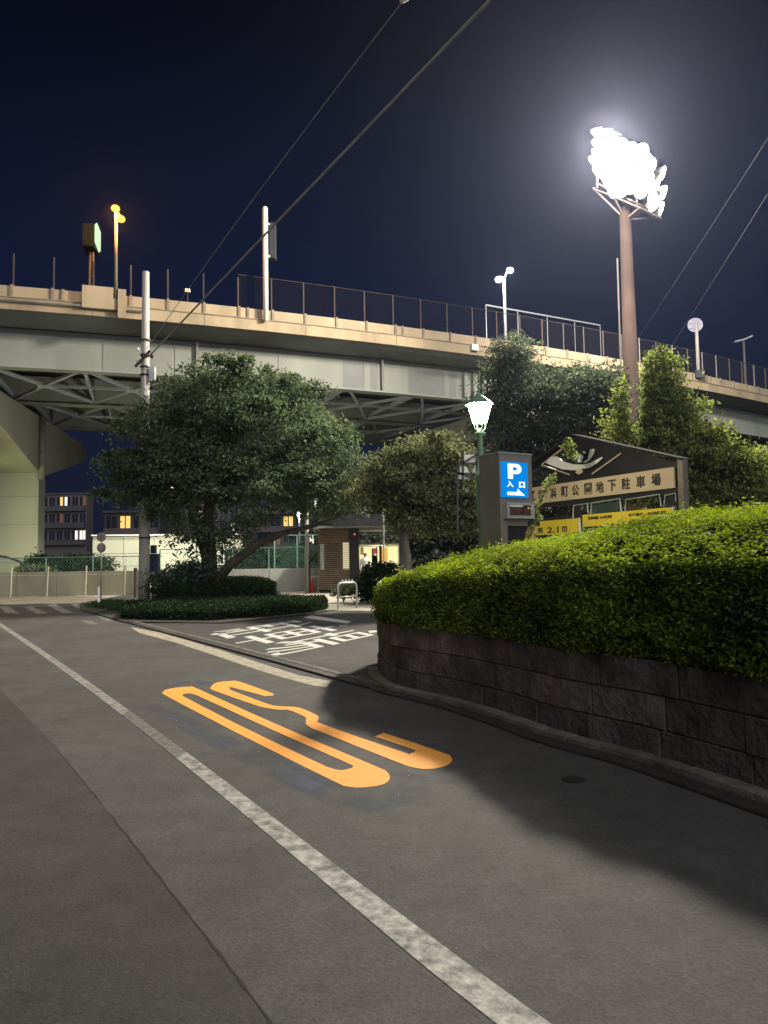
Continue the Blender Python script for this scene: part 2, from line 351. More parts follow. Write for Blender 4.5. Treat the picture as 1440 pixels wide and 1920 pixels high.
px_sheet('painted_digit', ragged(crop3(smooth_closed(three, sharp=(4,5,6,14,15,22,23,33,34), n=4)), .25), M['orange'], .0092, road, 'long orange three painted on the asphalt')
def ghostmat():
    m = bpy.data.materials.new('ground_off_blue_grey'); m.use_nodes = True; nt = m.node_tree; b = nt.nodes['Principled BSDF']; N = nt.nodes.new; K = nt.links.new
    b.inputs['Base Color'].default_value = (.048,.068,.105,1); b.inputs['Roughness'].default_value = .85; o = nt.nodes['Material Output']
    t = N('ShaderNodeTexCoord'); a = N('ShaderNodeTexNoise'); a.inputs['Scale'].default_value = 2.2; a.inputs['Detail'].default_value = 6; K(t.outputs['Object'], a.inputs['Vector'])
    at = N('ShaderNodeAttribute'); at.attribute_name = 'fade'; r = N('ShaderNodeMapRange'); r.inputs[1].default_value = .35; r.inputs[2].default_value = .65; K(a.outputs[0], r.inputs[0])
    mu = N('ShaderNodeMath'); mu.operation = 'MULTIPLY'; K(at.outputs['Fac'], mu.inputs[0]); K(r.outputs[0], mu.inputs[1])
    tr = N('ShaderNodeBsdfTransparent'); s = N('ShaderNodeMixShader'); mm = N('ShaderNodeMath'); mm.operation = 'MULTIPLY'; mm.inputs[1].default_value = .7; K(mu.outputs[0], mm.inputs[0]); K(mm.outputs[0], s.inputs[0]); K(tr.outputs[0], s.inputs[1]); K(b.outputs[0], s.inputs[2]); K(s.outputs[0], o.inputs[0])
    return m
M['ghost'] = ghostmat()
def fade_band(pts, hw, z, parent, name='ground_off_band'):
    """soft-edged band of old removed paint along a ground line"""
    c = [G(x, y, z) for x, y in pts]; vs = []; fa = []; fs = []
    for i, p in enumerate(c):
        d = (c[min(i+1, len(c)-1)]-c[max(i-1, 0)]).normalized(); q = Vector((-d.y, d.x, 0))
        e_ = 0 if i in (0, len(c)-1) else 1
        for k, (o_, a) in enumerate(((-hw, 0), (-hw*.4, 1), (hw*.4, 1), (hw, 0))): vs.append(p+q*o_); fa.append(a*e_)
    for i in range(len(c)-1):
        for k in range(3): fs.append((i*4+k, i*4+k+1, i*4+k+5, i*4+k+4))
    mb = MB().add(vs, fs); o = mb.build(name, M['ghost'], parent); a = o.data.attributes.new('fade', 'FLOAT', 'POINT'); a.data.foreach_set('value', fa); return o
MB().sheet([G(x,y,.0075) for x,y in ((-1500,1180),(-120,1180),(0,1292),(95,1390),(200,1518),(290,1632),(364,1727),(500,1905),(620,2060),(560,2500),(-900,2500),(-1500,1500))]).build('dimmed_lane_strip', M['lane_dim'], road)  # darker asphalt left of the seam; the lane's light falloff is painted in
fade_band([(288,1318),(300,1330),(340,1352),(420,1392),(500,1432),(580,1470),(640,1496),(700,1508),(745,1500),(775,1480),(790,1466)], .17, .0080, road)
fade_band([(300,1290),(340,1280),(372,1276),(400,1290)], .10, .0080, road)
fade_band([(745,1445),(790,1460),(840,1463),(880,1455),(900,1440)], .10, .0082, road)
fade_band([(480,1390),(560,1430),(620,1462),(660,1490)], .12, .0084, road)

lp = np.array([(4,1175),(107,1242),(197,1305),(305,1389),(352,1427),(435,1493),(540,1573),(665,1672),(795,1778),(945,1892),(982,1920)], float)
lc = np.polyfit(lp[:,0], lp[:,1], 3); ly = lambda x: float(np.polyval(lc, x)) if x < 990 else float(np.polyval(lc, 990)+(x-990)*np.polyval(np.polyder(lc), 990))
for nm, x0, x1, mt, lb in (('centre_line', -12, 235, M['farline'], 'far stretch of the white centre line'), ('centre_line', 235, 340, M['faint'], 'rubbed out stretch of the white centre line'), ('centre_line', 340, 1150, M['worn'], 'near stretch of the white centre line, scuffed')):
    xs_ = np.linspace(x0, x1, 24); hw = lambda x: (ly(x)-1052)*(.024+.008*min(1, max(0, (x-200)/600)))
    l_ = [(x-hw(x)*1.0, ly(x)+hw(x)*.62) for x in xs_]; r_ = [(x+hw(x)*1.0, ly(x)-hw(x)*.62) for x in xs_]
    mb = MB().add([G(*p, .0088) for p in l_+r_], [(i, 24+i, 24+i+1, i+1)[::-1] for i in range(23)]); o = mb.build(nm, mt, road); o['label'] = lb
px_sheet('edge_line', [(245,1176),(300,1186),(360,1203),(420,1221),(500,1247),(560,1266),(622,1277),(612,1288),(590,1286),(540,1273),(480,1255),(400,1228),(330,1205),(262,1187)], M['cream'], .0088, road, 'pale edge line beside the kerb')
def crack(pts, w0):
    pts3 = [G(x, y, .0090) for x, y in pts]; mb = MB(); l = []; r = []
    for i, p in enumerate(pts3):
        d = (pts3[min(i+1, len(pts3)-1)]-pts3[max(i-1, 0)]).normalized(); q = Vector((-d.y, d.x, 0)); ww = w0*random.uniform(.4, 1.2)*(0.15 if i in (0, len(pts3)-1) else 1)
        l.append(p+q*ww); r.append(p-q*ww)
    n = len(l); mb.add(l+r, [(i, i+1, n+i+1, n+i) for i in range(n-1)]); mb.build('seam_crack', M['crack'], road)
def jit(a, b, n, j):
    return [(a[0]+(b[0]-a[0])*i/n+random.uniform(-j, j), a[1]+(b[1]-a[1])*i/n+random.uniform(-j, j)*.5) for i in range(n+1)]
crack(jit((205,1525),(285,1626),9,1.5)+jit((290,1632),(360,1722),8,1.5)[1:]+jit((364,1727),(500,1905),12,2)[1:]+[(520,1935),(560,1990)], .007)
crack(jit((95,1390),(200,1518),10,.6), .003)
MB().lathe(G(1075,1462,.008), [(.085,0),(.085,.006),(.07,.008)], 20).build('manhole_cover', M['crack'], road)
# crosswalk and faint arrow marks far left
for a, b, c, d in (((-10,1133),(38,1132),(72,1148),(20,1152)), ((45,1137),(80,1137),(95,1151),(52,1151)), ((48,1138),(78,1138),(92,1151),(64,1151))): pass
for q in ([(-60,1136),(-30,1135),(-5,1150),(-38,1151)], [(-2,1136),(18,1138),(38,1151),(10,1149)], [(44,1138),(60,1137),(90,1150),(70,1151)], [(88,1134),(104,1133),(137,1149),(118,1150)], [(130,1131),(148,1131),(170,1142),(150,1143)]):
    px_sheet('crosswalk_stripe', q, M['xwalk'], .0088, road)
for q in ([(183,1146),(200,1148),(208,1153),(190,1152)], [(176,1153),(196,1156),(216,1165),(200,1165)], [(150,1163),(172,1164),(186,1171),(168,1171)]):
    px_sheet('faded_road_mark', q, M['faint'], .0088, road)
# entrance road lettering (three stretched characters) and stop line
O_ = G(384,1187,.0125); xe = (G(520,1232,.0125)-O_); ye = (G(549,1163,.0125)-O_); wd = xe.length; xh = xe.normalized()
yh = (ye-xh*ye.dot(xh)).normalized()
v, f = text_mb('駐車場', 1.0, 0.0, .0); mn, mxx = v.min(0), v.max(0)
vv = [O_+xe*((p[0]-mn[0])/(mxx[0]-mn[0]))+ye.normalized()*3.85*((p[1]-mn[1])/(mxx[1]-mn[1])) for p in v]
o = MB().add(vv, f).build('painted_lettering', M['white'], entry); o['label'] = 'stretched white characters painted on the entrance road'
px_sheet('stop_line', [(569,1158),(583,1154),(659,1165),(650,1169)], M['white'], .0125, entry, 'short white stop line by the hedge')
px_sheet('faded_road_mark', [(690,1183),(712,1181),(714,1184),(694,1187)], M['white'], .0125, entry)
px_sheet('faded_road_mark', [(635,1172),(652,1172),(650,1175),(637,1175)], M['faint'], .0125, entry)

# kerb along the road
def ribbon(name, pts, o1, o2, z0, z1, mt, parent=None, kind=None, label=None):
    mb = MB(); l = []; r = []
    for i, p in enumerate(pts):
        d = (pts[min(i+1, len(pts)-1)]-pts[max(i-1, 0)]); d.z = 0; d.normalize(); q = Vector((-d.y, d.x, 0))
        l.append(Vector((p.x, p.y, 0))+q*o1); r.append(Vector((p.x, p.y, 0))+q*o2)
    n = len(l); vs = []
    for a, b in zip(l, r): vs += [(a.x,a.y,z0),(b.x,b.y,z0),(b.x,b.y,z1),(a.x,a.y,z1)]
    fs = []
    for i in range(n-1):
        for k in range(4): fs.append((i*4+k, i*4+(k+1) % 4, (i+1)*4+(k+1) % 4, (i+1)*4+k))
    fs += [(0,1,2,3), (4*n-4, 4*n-1, 4*n-2, 4*n-3)]
    o = mb.add(vs, fs).build(name, mt, parent)
    if kind: o['kind'] = kind
    if label: o['label'] = label
    return o
def resample(pts, step):
    out = [pts[0].copy()]; acc = 0
    for a, b in zip(pts[:-1], pts[1:]):
        Ls = (b-a).length; t = step-acc
        while t <= Ls: out.append(a+(b-a)*(t/Ls)); t += step
        acc = (acc+Ls) % step
    return out
def smooth_open(pts, n=6):
    q = []; N_ = len(pts)
    for i in range(N_-1):
        p0, p1, p2, p3 = pts[max(i-1, 0)], pts[i], pts[i+1], pts[min(i+2, N_-1)]
        for k in range(n):
            t = k/n; q.append(.5*((2*p1)+(-p0+p2)*t+(2*p0-5*p1+4*p2-p3)*t*t+(-p0+3*p1-3*p2+p3)*t**3))
    q.append(pts[-1]); return q
KR = smooth_open(KP, 5)
ribbon('dropped_kerb', [p for p in KR if p.y > 9.3], .0, .16, .004, .035, M['kerbdark'], kind='structure')
ribbon('gutter_lip', [p for p in KR if p.y > 8.8], .17, .27, .012, .04, M['entrylip'], kind='structure')

# block wall path (front face at the road side), corner, then into the entrance
WP = [G(*p) for p in [(711,1262),(722,1279),(745,1292),(800,1306),(857,1319),(960,1350),(1065,1386),(1211,1424),(1341,1466),(1440,1499)]]
dW = (WP[-1]-WP[-2]).normalized(); WP += [WP[-1]+dW*1.5, WP[-1]+dW*5.5, WP[-1]+dW*10]
c0 = WP[0]
WP = [c0+Vector((2.6,5.2,0)), c0+Vector((1.3,3.2,0)), c0+Vector((.42,1.6,0)), c0+Vector((.03,.6,0))]+WP
WR = resample(smooth_open(WP, 8), .05)
def wn(i):
    d = (WR[min(i+3, len(WR)-1)]-WR[max(i-3, 0)]).normalized(); return Vector((-d.y, d.x, 0)), d
wall = thing('block_wall', WR[90], 'low brown wall of stone blocks under the big clipped hedge', 'wall')
WH = .80
ribbon('mortar_backing', WR[::4], .03, .30, 0, WH-.01, M['mortar'], wall)
for k, (z0, z1) in enumerate(((.0,.26),(.268,.53),(.538,WH))):
    i = (0, 9, 4)[k]
    while i < len(WR)-6:
        n_ = random.randint(13, 19); j = min(i+n_, len(WR)-1); steps = [i, (i+j)//2, j]
        pr = random.uniform(-.012, .014); vs = []; mb = MB()
        zb = z1+(random.uniform(-.006,.008) if k == 2 else 0)
        a, m2, b = WR[i], WR[(i+j)//2], WR[j]; da = wn(i)[1]*.005
        pts = [a+da, m2, b-da]; nn = [wn(i)[0], wn((i+j)//2)[0], wn(j)[0]]
        ch = .007
        for q, (p, nv) in enumerate(zip(pts, nn)):
            sh = wn(i)[1]*ch*(1 if q == 0 else -1 if q == 2 else 0)
            base = p-nv*(pr); f_ = p+sh-nv*(pr+ch)
            vs += [(p+nv*.26).to_tuple()[:2]+(z0,), base.to_tuple()[:2]+(z0,), f_.to_tuple()[:2]+(z0+ch,), f_.to_tuple()[:2]+(zb-ch,), base.to_tuple()[:2]+(zb,), (p+nv*.26).to_tuple()[:2]+(zb,)]
        fs = [(q*6+r_, q*6+(r_+1) % 6, (q+1)*6+(r_+1) % 6, (q+1)*6+r_) for q in range(2) for r_ in range(6)]+[(0,1,2,3,4,5)[::-1], tuple(12+r_ for r_ in range(6))]
        mb.add(vs, fs).build('block', M['stone2'] if random.random() < .22 else M['stone'], wall)
        i = j
kb = ribbon('wall_foot_kerb', [p for p in WR[::5] if p.y < 11], -.155, -.02, 0, .058, M['mortar'], kind='structure')
q = [p for p in WR if p.y < 11]; i = 0
while i < len(q)-3:
    j = min(i+12, len(q)-1); seg = [q[i]+(q[i+1]-q[i])*.12]+q[i+3:j-1:3]+[q[j]-(q[j]-q[j-1])*.12]
    ribbon('kerb_stone', seg, -.162-random.uniform(0,.006), -.022, 0, .068+random.uniform(-.004,.006), M['kerb'] if random.random() < .7 else M['kerb2'], kb); i = j
ribbon('narrow_pavement', [p for p in WR[::5] if p.y < 10.6], -.34, -.165, 0, .03, M['kerbdark'], kind='structure')

# ================================================================ FOLIAGE
def leaf_quads(c, size, asp=.5, up=.0, seed_dir=None, jitter=.35):
    n = len(c); d = rng.normal(size=(n,3)); d /= np.linalg.norm(d, axis=1)[:,None]
    nm = rng.normal(size=(n,3)); nm[:,2] += up*2; nm /= np.linalg.norm(nm, axis=1)[:,None]
    s = np.cross(nm, d); s /= np.linalg.norm(s, axis=1)[:,None]+1e-9; d = np.cross(s, nm); 
    l = size*(1+jitter*rng.uniform(-1, 1, n))[:,None]; w_ = l*asp
    fo = nm*l*.12
    q = np.stack([c-d*l/2, c+s*w_/2+fo, c+d*l/2, c-s*w_/2+fo], 1)
    return q.reshape(-1, 3)
def vnoise(p, s, seed=0):
    x = p*s; return (np.sin(x[:,0]*1.7+seed)+np.sin(x[:,1]*2.3+1.3*seed+np.sin(x[:,2]*1.9))+np.sin(x[:,2]*2.9+x[:,0]*1.1+seed))/3
# big hedge
WRa = np.array([p[:] for p in WR]); WNa = np.array([wn(i)[0][:] for i in range(len(WR))])
def hedge_surface(i, t):
    """i: index along the wall, t: inward distance from the face (t<0 means down the face)"""
    s = i*.05; y = WRa[i,1]
    zf = np.interp(y, [2,5,7,9,10.2,11.5,20], [1.58,1.61,1.56,1.43,1.30,1.26,1.26])
    zr = np.interp(y, [2,5,7,9,10.5,12,20], [.44,.54,.53,.40,.30,.25,.25])
    tt = np.maximum(t, 0); z = zf+zr*(1-np.exp(-tt/.75))-.05*np.maximum(0, tt-1.6)**2
    h = np.where(t < 0, zf+t, z); tx = np.where(t < 0, .10*np.sin(np.clip(-t, 0, 1)*2.4)*-1, tt)
    p = np.stack([WRa[i,0]+WNa[i,0]*(tx+.06), WRa[i,1]+WNa[i,1]*(tx+.06), h], 1)
    return p
NL = 240000
ii = rng.integers(3, len(WR)-30, NL); tt = np.where(rng.random(NL) < .5, -rng.random(NL)*.95, rng.random(NL)**1.15*2.6)
p = hedge_surface(ii, tt); bump = vnoise(p, 2.2, 1)*.05+vnoise(p, 5.3, 5)*.045+vnoise(p, 13, 2)*.03; spr = rng.random(NL) < .04; bump = bump+spr*rng.random(NL)*.09
nrm = np.where((tt < 0)[:,None], -WNa[ii], np.array([[0,0,1.]])); edge = np.abs(tt) < .12
nrm[edge] = (nrm[edge]+(-WNa[ii][edge]))*.7
dep = -rng.random(NL)**2*.10
p = p+nrm*(bump+dep+.02)[:,None]+rng.normal(size=(NL,3))*.012
keep = p[:,2] > WH+.01
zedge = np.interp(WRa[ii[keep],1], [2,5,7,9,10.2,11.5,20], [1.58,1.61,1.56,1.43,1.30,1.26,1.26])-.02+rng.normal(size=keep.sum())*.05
p = p[keep]; hedge_loc = (WR[150].x+.8, WR[150].y+.6, WH)
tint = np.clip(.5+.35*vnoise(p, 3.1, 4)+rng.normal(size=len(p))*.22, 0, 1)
hedge = thing('clipped_hedge', hedge_loc, 'big clipped hedge with top tinted a floodlit yellow green growing on the block wall', 'hedge')
tint = np.clip(tint*np.where(p[:,2] > zedge, 1.0, .42)+np.where(p[:,2] > zedge, .28, 0), 0, 1)  # floodlit top and shaded front are put into the leaf colour
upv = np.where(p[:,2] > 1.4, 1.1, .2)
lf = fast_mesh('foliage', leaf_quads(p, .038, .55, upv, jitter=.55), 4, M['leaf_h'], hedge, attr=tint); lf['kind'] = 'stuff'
ids = np.arange(3, len(WR)-24, 4); ts = [-1.0,-.75,-.5,-.25,-.1,.02,.15,.35,.7,1.2,1.8,2.5]; rows = []
for t in ts:
    q = hedge_surface(ids, np.full(len(ids), t)); n_ = -WNa[ids] if t < .0 else np.tile([0,0,1.], (len(ids),1)); q = q-n_*.10
    if t < .1: q = q+WNa[ids]*(.09 if t >= 0 else .0); q[:,2] -= .03
    q[:,2] = np.maximum(q[:,2], WH-.1); rows.append(q)
q = rows[-1].copy(); q[:,2] = .3; rows.append(q)
g = np.array(rows); a, b, _ = g.shape; mb = MB(); mb.v = [tuple(v) for v in g.reshape(-1,3)]
mb.f = [(i*b+j, i*b+j+1, (i+1)*b+j+1, (i+1)*b+j) for i in range(a-1) for j in range(b-1)]
mb.build('dark_core', M['core'], hedge, True)  # dark core surface added inside the leaves to close the gaps
# planting bed behind the hedge
flat('planting_bed', [tuple((WR[i]+wn(i)[0]*.28).to_2d()) for i in range(0, len(WR), 12)]+[(9,-3),(14,4),(14,16.5),(4.6,16.5)], M['soil'], .60)

def blobs_leaves(blobs, n, clump=.35, per=40, shell=.55, seed=3):
    """leaf centres in clumps spread through ellipsoid lobes"""
    vol = np.array([b[1][0]*b[1][1]*b[1][2] for b in blobs])**.75; vol /= vol.sum(); nc = n//per
    k = rng.choice(len(blobs), nc, p=vol); c = np.array([b[0][:] for b in blobs])[k]; r_ = np.array([b[1] for b in blobs])[k]
    d = rng.normal(size=(nc,3)); d /= np.linalg.norm(d, axis=1)[:,None]; rad = shell+(1.06-shell)*rng.random(nc)**.7
    cc = c+d*r_*rad[:,None]
    off = rng.normal(size=(nc, per, 3))*np.array([clump, clump, clump*.45])*(.5+rng.random((nc,1,1)))
    off[:,:,2] -= (off[:,:,0]**2+off[:,:,1]**2)*.35
    ct = np.clip(.5+rng.normal(size=nc)*.22, 0, 1)
    return (cc[:,None,:]+off).reshape(-1,3), np.clip(np.repeat(ct, per)+rng.normal(size=nc*per)*.12, 0, 1)
def tree(name, label, base, blobs, n, leaf, lm, bm, trunk, tr, clump=.35, per=40, shell=.5, asp=.5, cat='tree', group=None, limbs=True, gaps=None, up=.3):
    t = thing(name, base, label, cat, group); mb = MB(); mb.tube(trunk, tr, 9)
    if limbs:
        for k, (c, r_) in enumerate(blobs):
            s = Vector(trunk[-1]) if k % 2 else Vector(trunk[-1]).lerp(Vector(trunk[-2]), .5)
            e_ = Vector(c); m2 = s.lerp(e_, .5)+Vector((random.uniform(-.2,.2), random.uniform(-.2,.2), random.uniform(0,.3))); mb.tube([s, m2, e_], [tr[-1]*.8, tr[-1]*.45, tr[-1]*.15], 6)
            for q in range(4):
                d = Vector((random.uniform(-1,1)*r_[0], random.uniform(-1,1)*r_[1], random.uniform(-.3,.9)*r_[2]))*.8; mb.tube([m2.lerp(e_, .5), e_+d*.5, e_+d], [tr[-1]*.25, tr[-1]*.14, .01], 5)
    mb.build('trunk', bm, t, True)
    ex = []
    for c_, r_ in blobs:      # ragged sprays sticking out of every lobe
        for q in range(5):
            d = Vector((random.gauss(0,1), random.gauss(0,1), random.gauss(0,.8)+.2)).normalized(); rr = r_[0]*.30
            ex.append((Vector(c_)+Vector((d.x*r_[0], d.y*r_[1], d.z*r_[2]))*random.uniform(.9, 1.25), (rr*random.uniform(.7,1.3), rr*random.uniform(.7,1.3), rr*.42)))
    c1, t1_ = blobs_leaves(blobs, int(n*.72), clump, per, shell); c2, t2_ = blobs_leaves(ex, int(n*.28), clump*.7, per, .1)
    c = np.r_[c1, c2]; tn = np.r_[t1_, t2_]
    if gaps:
        ci = np.array(cam.matrix_world.inverted()); q = np.c_[c, np.ones(len(c))] @ ci.T; sx_ = 720+F*q[:,0]/-q[:,2]; sy_ = 960-F*q[:,1]/-q[:,2]; k_ = np.ones(len(c), bool)
        for gx, gy, gr in gaps: k_ &= ((sx_-gx)**2+((sy_-gy)*1.3)**2) > (gr*(1+.3*rng.normal(size=len(c))))**2
        c = c[k_]; tn = tn[k_]
    o = fast_mesh('crown', leaf_quads(c, leaf, asp, up), 4, lm, t, attr=tn)
    return t
def B(px, py, Y, rx, ry=None, rz=None):
    s = Y/F; return (P(px, py, Y), (rx*s, (ry or rx)*s, (rz or rx)*s))

# ================================================================ ELEVATED ROAD
ZT = 16.5
pts = np.array([G(*p, ZT)[:] for p in [(0,537),(150,545),(243,555),(460,577),(581,589),(738,610),(929,636),(1087,662),(1260,694),(1440,729)]])
cf_ = np.polyfit(pts[:,0], pts[:,1], 2)
X0, X1 = pts[0,0]-2, pts[-1,0]+3
def edge_xy(x):
    if x < X0: return np.polyval(cf_, X0)+(x-X0)*np.polyval(np.polyder(cf_), X0)
    if x > X1: return np.polyval(cf_, X1)+(x-X1)*np.polyval(np.polyder(cf_), X1)
    return np.polyval(cf_, x)
xs = np.arange(-70, 100, .25); ys = np.array([edge_xy(x) for x in xs]); SS = np.r_[0, np.cumsum(np.hypot(np.diff(xs), np.diff(ys)))]
def E_(s, n=0, z=0):
    x = np.interp(s, SS, xs); y = np.interp(s, SS, ys); x2 = np.interp(s+.5, SS, xs); y2 = np.interp(s+.5, SS, ys); d = Vector((x2-x, y2-y, 0)).normalized()
    return Vector((x, y, 0))+Vector((-d.y, d.x, 0))*n+Vector((0,0,z))
def s_at_px(px, n=0, z=ZT):
    best = None
    for s in np.arange(2, SS[-1]-2, .25):
        p = E_(s, n, z); c = cam.matrix_world.inverted() @ p
        if c.z < 0:
            q = abs(720+F*c.x/-c.z-px)
            if best is None or q < best[0]: best = (q, s)
    return best[1]
bpy.context.view_layer.update()
def sweep(prof, s0, s1, ds=3.0):
    n = max(1, int((s1-s0)/ds)); mb = MB(); k = len(prof)
    for i in range(n+1):
        s = s0+(s1-s0)*i/n
        for o_, z in prof: mb.v.append(tuple(E_(s, o_, z)))
    mb.f = [(i*k+j, (i+1)*k+j, (i+1)*k+(j+1) % k, i*k+(j+1) % k) for i in range(n) for j in range(k)]+[tuple(range(k)), tuple(n*k+j for j in range(k))[::-1]]
    return mb
def rect(o0, o1, z0, z1): return [(o0,z0),(o1,z0),(o1,z1),(o0,z1)]
sA, sB = s_at_px(-60), s_at_px(1500); sL, sR = 8, SS[-1]-8
br = thing('elevated_expressway', E_(s_at_px(500)), 'curved elevated expressway with beige concrete parapet over grey steel girders', 'expressway')
s = sA; k = 0
while s < sB:
    e_ = min(s+2.0, sB); sweep(rect(0, .22, 15.88, ZT), s+.012, e_-.012, 1).build('parapet_panel', M['parapet'], br)
    if k % 3 == 0: sweep(rect(-.10, .22, 15.2, 15.84), s+.012, s+5.988, 2).build('fascia_panel', M['parapet2'], br)
    sweep(rect(-.07, .0, 15.86, ZT+.05), s-.07, s+.07, 1).build('rib', M['rib'], br)
    if k % 5 == 2: sweep(rect(-.07, .0, 15.86, ZT+.03), s+.45, s+.58, 1).build('rib', M['rib'], br)
    s += 2.0; k += 1
sweep(rect(.02, .2, 15.2, ZT-.02), sL, sA, 4).build('parapet_run', M['parapet'], br); sweep(rect(.02, .2, 15.2, ZT-.02), sB, sR, 4).build('parapet_run', M['parapet'], br)
sweep(rect(-.14, .05, 15.835, 15.885), sA, sB).build('ledge', M['rib'], br)
sweep([(.05,15.18),(.4,15.0),(2.2,14.75),(26,14.75),(28.2,15.0),(28.3,15.3),(.05,15.3)], sL, sR).build('deck', M['soffit'], br)
sweep(rect(28.0, 28.3, 15.3, ZT), sL, sR).build('parapet_run', M['parapet'], br)
sweep(rect(1.9, 2.3, 14.3, 14.76), sL, sR).build('haunch', M['girder2'], br)
for i, n_ in enumerate((1.75, 11.6, 21.4)):
    joints = [sL, s_at_px(560, 1.7, 13.5), s_at_px(640, 1.7, 13.5), s_at_px(712, 1.7, 13.5), s_at_px(765, 1.7, 13.5), s_at_px(858, 1.7, 13.5), s_at_px(950, 1.7, 13.5), sR] if i == 0 else [sL, sR]
    for j in range(len(joints)-1):
        sweep([(n_,12.6),(n_+.03,12.6),(n_+.03,14.42),(n_,14.42)] if i else [(n_+(.004*(j % 2)),12.6),(n_+.4,12.6),(n_+.4,14.42),(n_+(.004*(j % 2)),14.42)], joints[j], joints[j+1]).build('girder', M['girder2'] if (i == 0 and j in (2, 4)) else M['girder'], br)
    sweep(rect(n_-.22, n_+.5, 12.5, 12.6), sL, sR).build('bottom_flange', M['girder'], br)
# stiffeners near the joint
for px in (870, 884, 902, 914, 925):
    s = s_at_px(px, 1.7, 13.5); sweep(rect(1.45, 1.74, 12.62, 14.4), s, s+.3, 1).build('stiffener', M['girder'], br)
for px in (190, 330, 520, 680, 835, 1400):
    s = s_at_px(px, 1.7, 13.5); sweep(rect(1.728, 1.745, 12.65, 14.38), s, s+.42, 1).build('splice_plate', M['girder'], br)
    if px in (330, 680): sweep(rect(1.55, 1.71, 12.5, 14.7), s+1.2, s+1.36, 1).build('drainpipe', M['pipe'], br)
# bracing between the girders seen from below
for row, (n0, n1) in enumerate(((2.2, 11.5), (12.1, 21.3))):
    s = s_at_px(-40, n0, 12.6) if row == 0 else s_at_px(60, n0, 12.6); se = s_at_px(900, n1, 12.6)
    while s < se:
        hub = E_(s+2.7, (n0+n1)/2, 12.75)
        for a, b in ((n0, 0), (n1, 0), (n0, 5.4), (n1, 5.4)): MB().bar(hub, E_(s+b, a, 12.75), .2, .16).build('brace', M['steel'], br)
        MB().bar(E_(s, n0, 12.95), E_(s, n1, 12.95), .16, .3).build('cross_beam', M['steel'], br)
        MB().bar(hub, E_(s+8.1, (n0+n1)/2, 12.75), .16, .16).build('brace', M['steel'], br)
        MB().box(hub, (.8,.8,.2), .4).build('gusset', M['steel'], br)
        for q in (.25, .75): MB().bar(E_(s, n0+(n1-n0)*q, 14.6), E_(s+5.4, n0+(n1-n0)*q, 14.6), .3, .28).build('stringer', M['soffit'], br)
        s += 5.4
# bump-out carrying the lamp at the left
s0 = s_at_px(158); s1 = s_at_px(233)
sweep(rect(-.34, -.15, 15.55, ZT+.28), s0, s1-.5, 1).build('lamp_plinth', M['parapet'], br)
sweep(rect(-.44, -.15, 15.1, ZT+.2), s1-.42, s1, 1).build('lamp_plinth', M['parapet'], br)
sweep(rect(-.30, -.2, 15.6, 15.68), sA, s1+1.0, 1).build('cable_pipe', M['pipe'], br)
sweep(rect(-.34, -.12, 15.45, 15.85), s_at_px(877), s_at_px(877)+.5, 1).build('junction_box', M['metal'], br)

# pier shapes: outline in (distance under the road, height), extruded along the road
def pier(name, label, s, wdt, cap, colr, zb=0):
    t = thing(name, E_(s, (colr[0]+colr[1])/2), label, 'pier')
    mb = MB(); mb.v = [tuple(E_(s+d, n_, z)) for d in (0, wdt) for n_, z in cap]; k = len(cap)
    mb.f = [tuple(range(k)), tuple(range(k, 2*k))[::-1]]+[(i+k, (i+1) % k+k, (i+1) % k, i) for i in range(k)]
    mb.build('cap_beam', M['pier'], t)
    mb = MB(); c = [(colr[0],0),(colr[1],0),(colr[1],cap[0][1]*0+8.2),(colr[0],8.2)]; mb.v = [tuple(E_(s+d, n_, z)) for d in (.02, wdt-.02) for n_, z in c]
    mb.f = [(0,1,2,3),(7,6,5,4)]+[(i+4, (i+1) % 4+4, (i+1) % 4, i) for i in range(4)]
    mb.build('column', M['pier'], t)
    return t
cc = P(71, 1060, 52.5); ft = P(163, 832, 66.5); pd = Vector((ft.x-cc.x, ft.y-cc.y, 0)); pl0 = pd.length; pd.normalize(); pside = Vector((-pd.y, pd.x, 0))
p1 = thing('bridge_pier', (cc.x, cc.y, 0), 'massive concrete pier with tapered cap lit yellow green at the left edge', 'pier')
def pextr(outline, w0, w1, name):
    k = len(outline); mb = MB(); mb.v = [tuple(Vector((cc.x, cc.y, z))+pd*n_+pside*w_) for w_ in (w0, w1) for n_, z in outline]
    mb.f = [tuple(range(k)), tuple(range(k, 2*k))[::-1]]+[(i+k, (i+1) % k+k, (i+1) % k, i) for i in range(k)]; return mb.build(name, M['pier'], p1)
pextr([(0,8.2),(1.6,8.2),(pl0,11.0),(pl0,11.9),(pl0-1.6,11.9),(pl0-1.6,12.3),(-10.5,12.3),(-10.5,10.9)], 0, 5, 'cap_beam')
pextr([(0,0),(1.6,0),(1.6,8.19),(0,8.19)], .03, 4.97, 'column')
pp = Vector((cc.x, cc.y, 0))-pside*.2-pd*.1
MB().tube([(pp.x, pp.y, 12.2), (pp.x, pp.y, 7.7)], .24, 10).build('drainpipe', M['pipe'], p1, True)
for z in (1.8, 4.5, 6.5): MB().bar(cc*Vector((1,1,0)) if False else Vector((cc.x, cc.y, z))-pd*.0+pside*.1, Vector((cc.x, cc.y, z))+pside*4.9, .03, .04).build('joint_line', M['pipe'], p1)
cc2 = P(781, 811, 62.5); sp2 = min(np.arange(5, SS[-1]-5, .1), key=lambda s: (E_(s, 13)-Vector((cc2.x, cc2.y, 0))).length)
pier('bridge_pier', 'pale sloping pier cap under the expressway behind the park lamp', sp2, 3.2,
     [(0.5,8.6),(4,8.6),(13.5,11.9),(13.5,12.3),(-.2,12.3),(-.2,8.6)], (.5, 4))

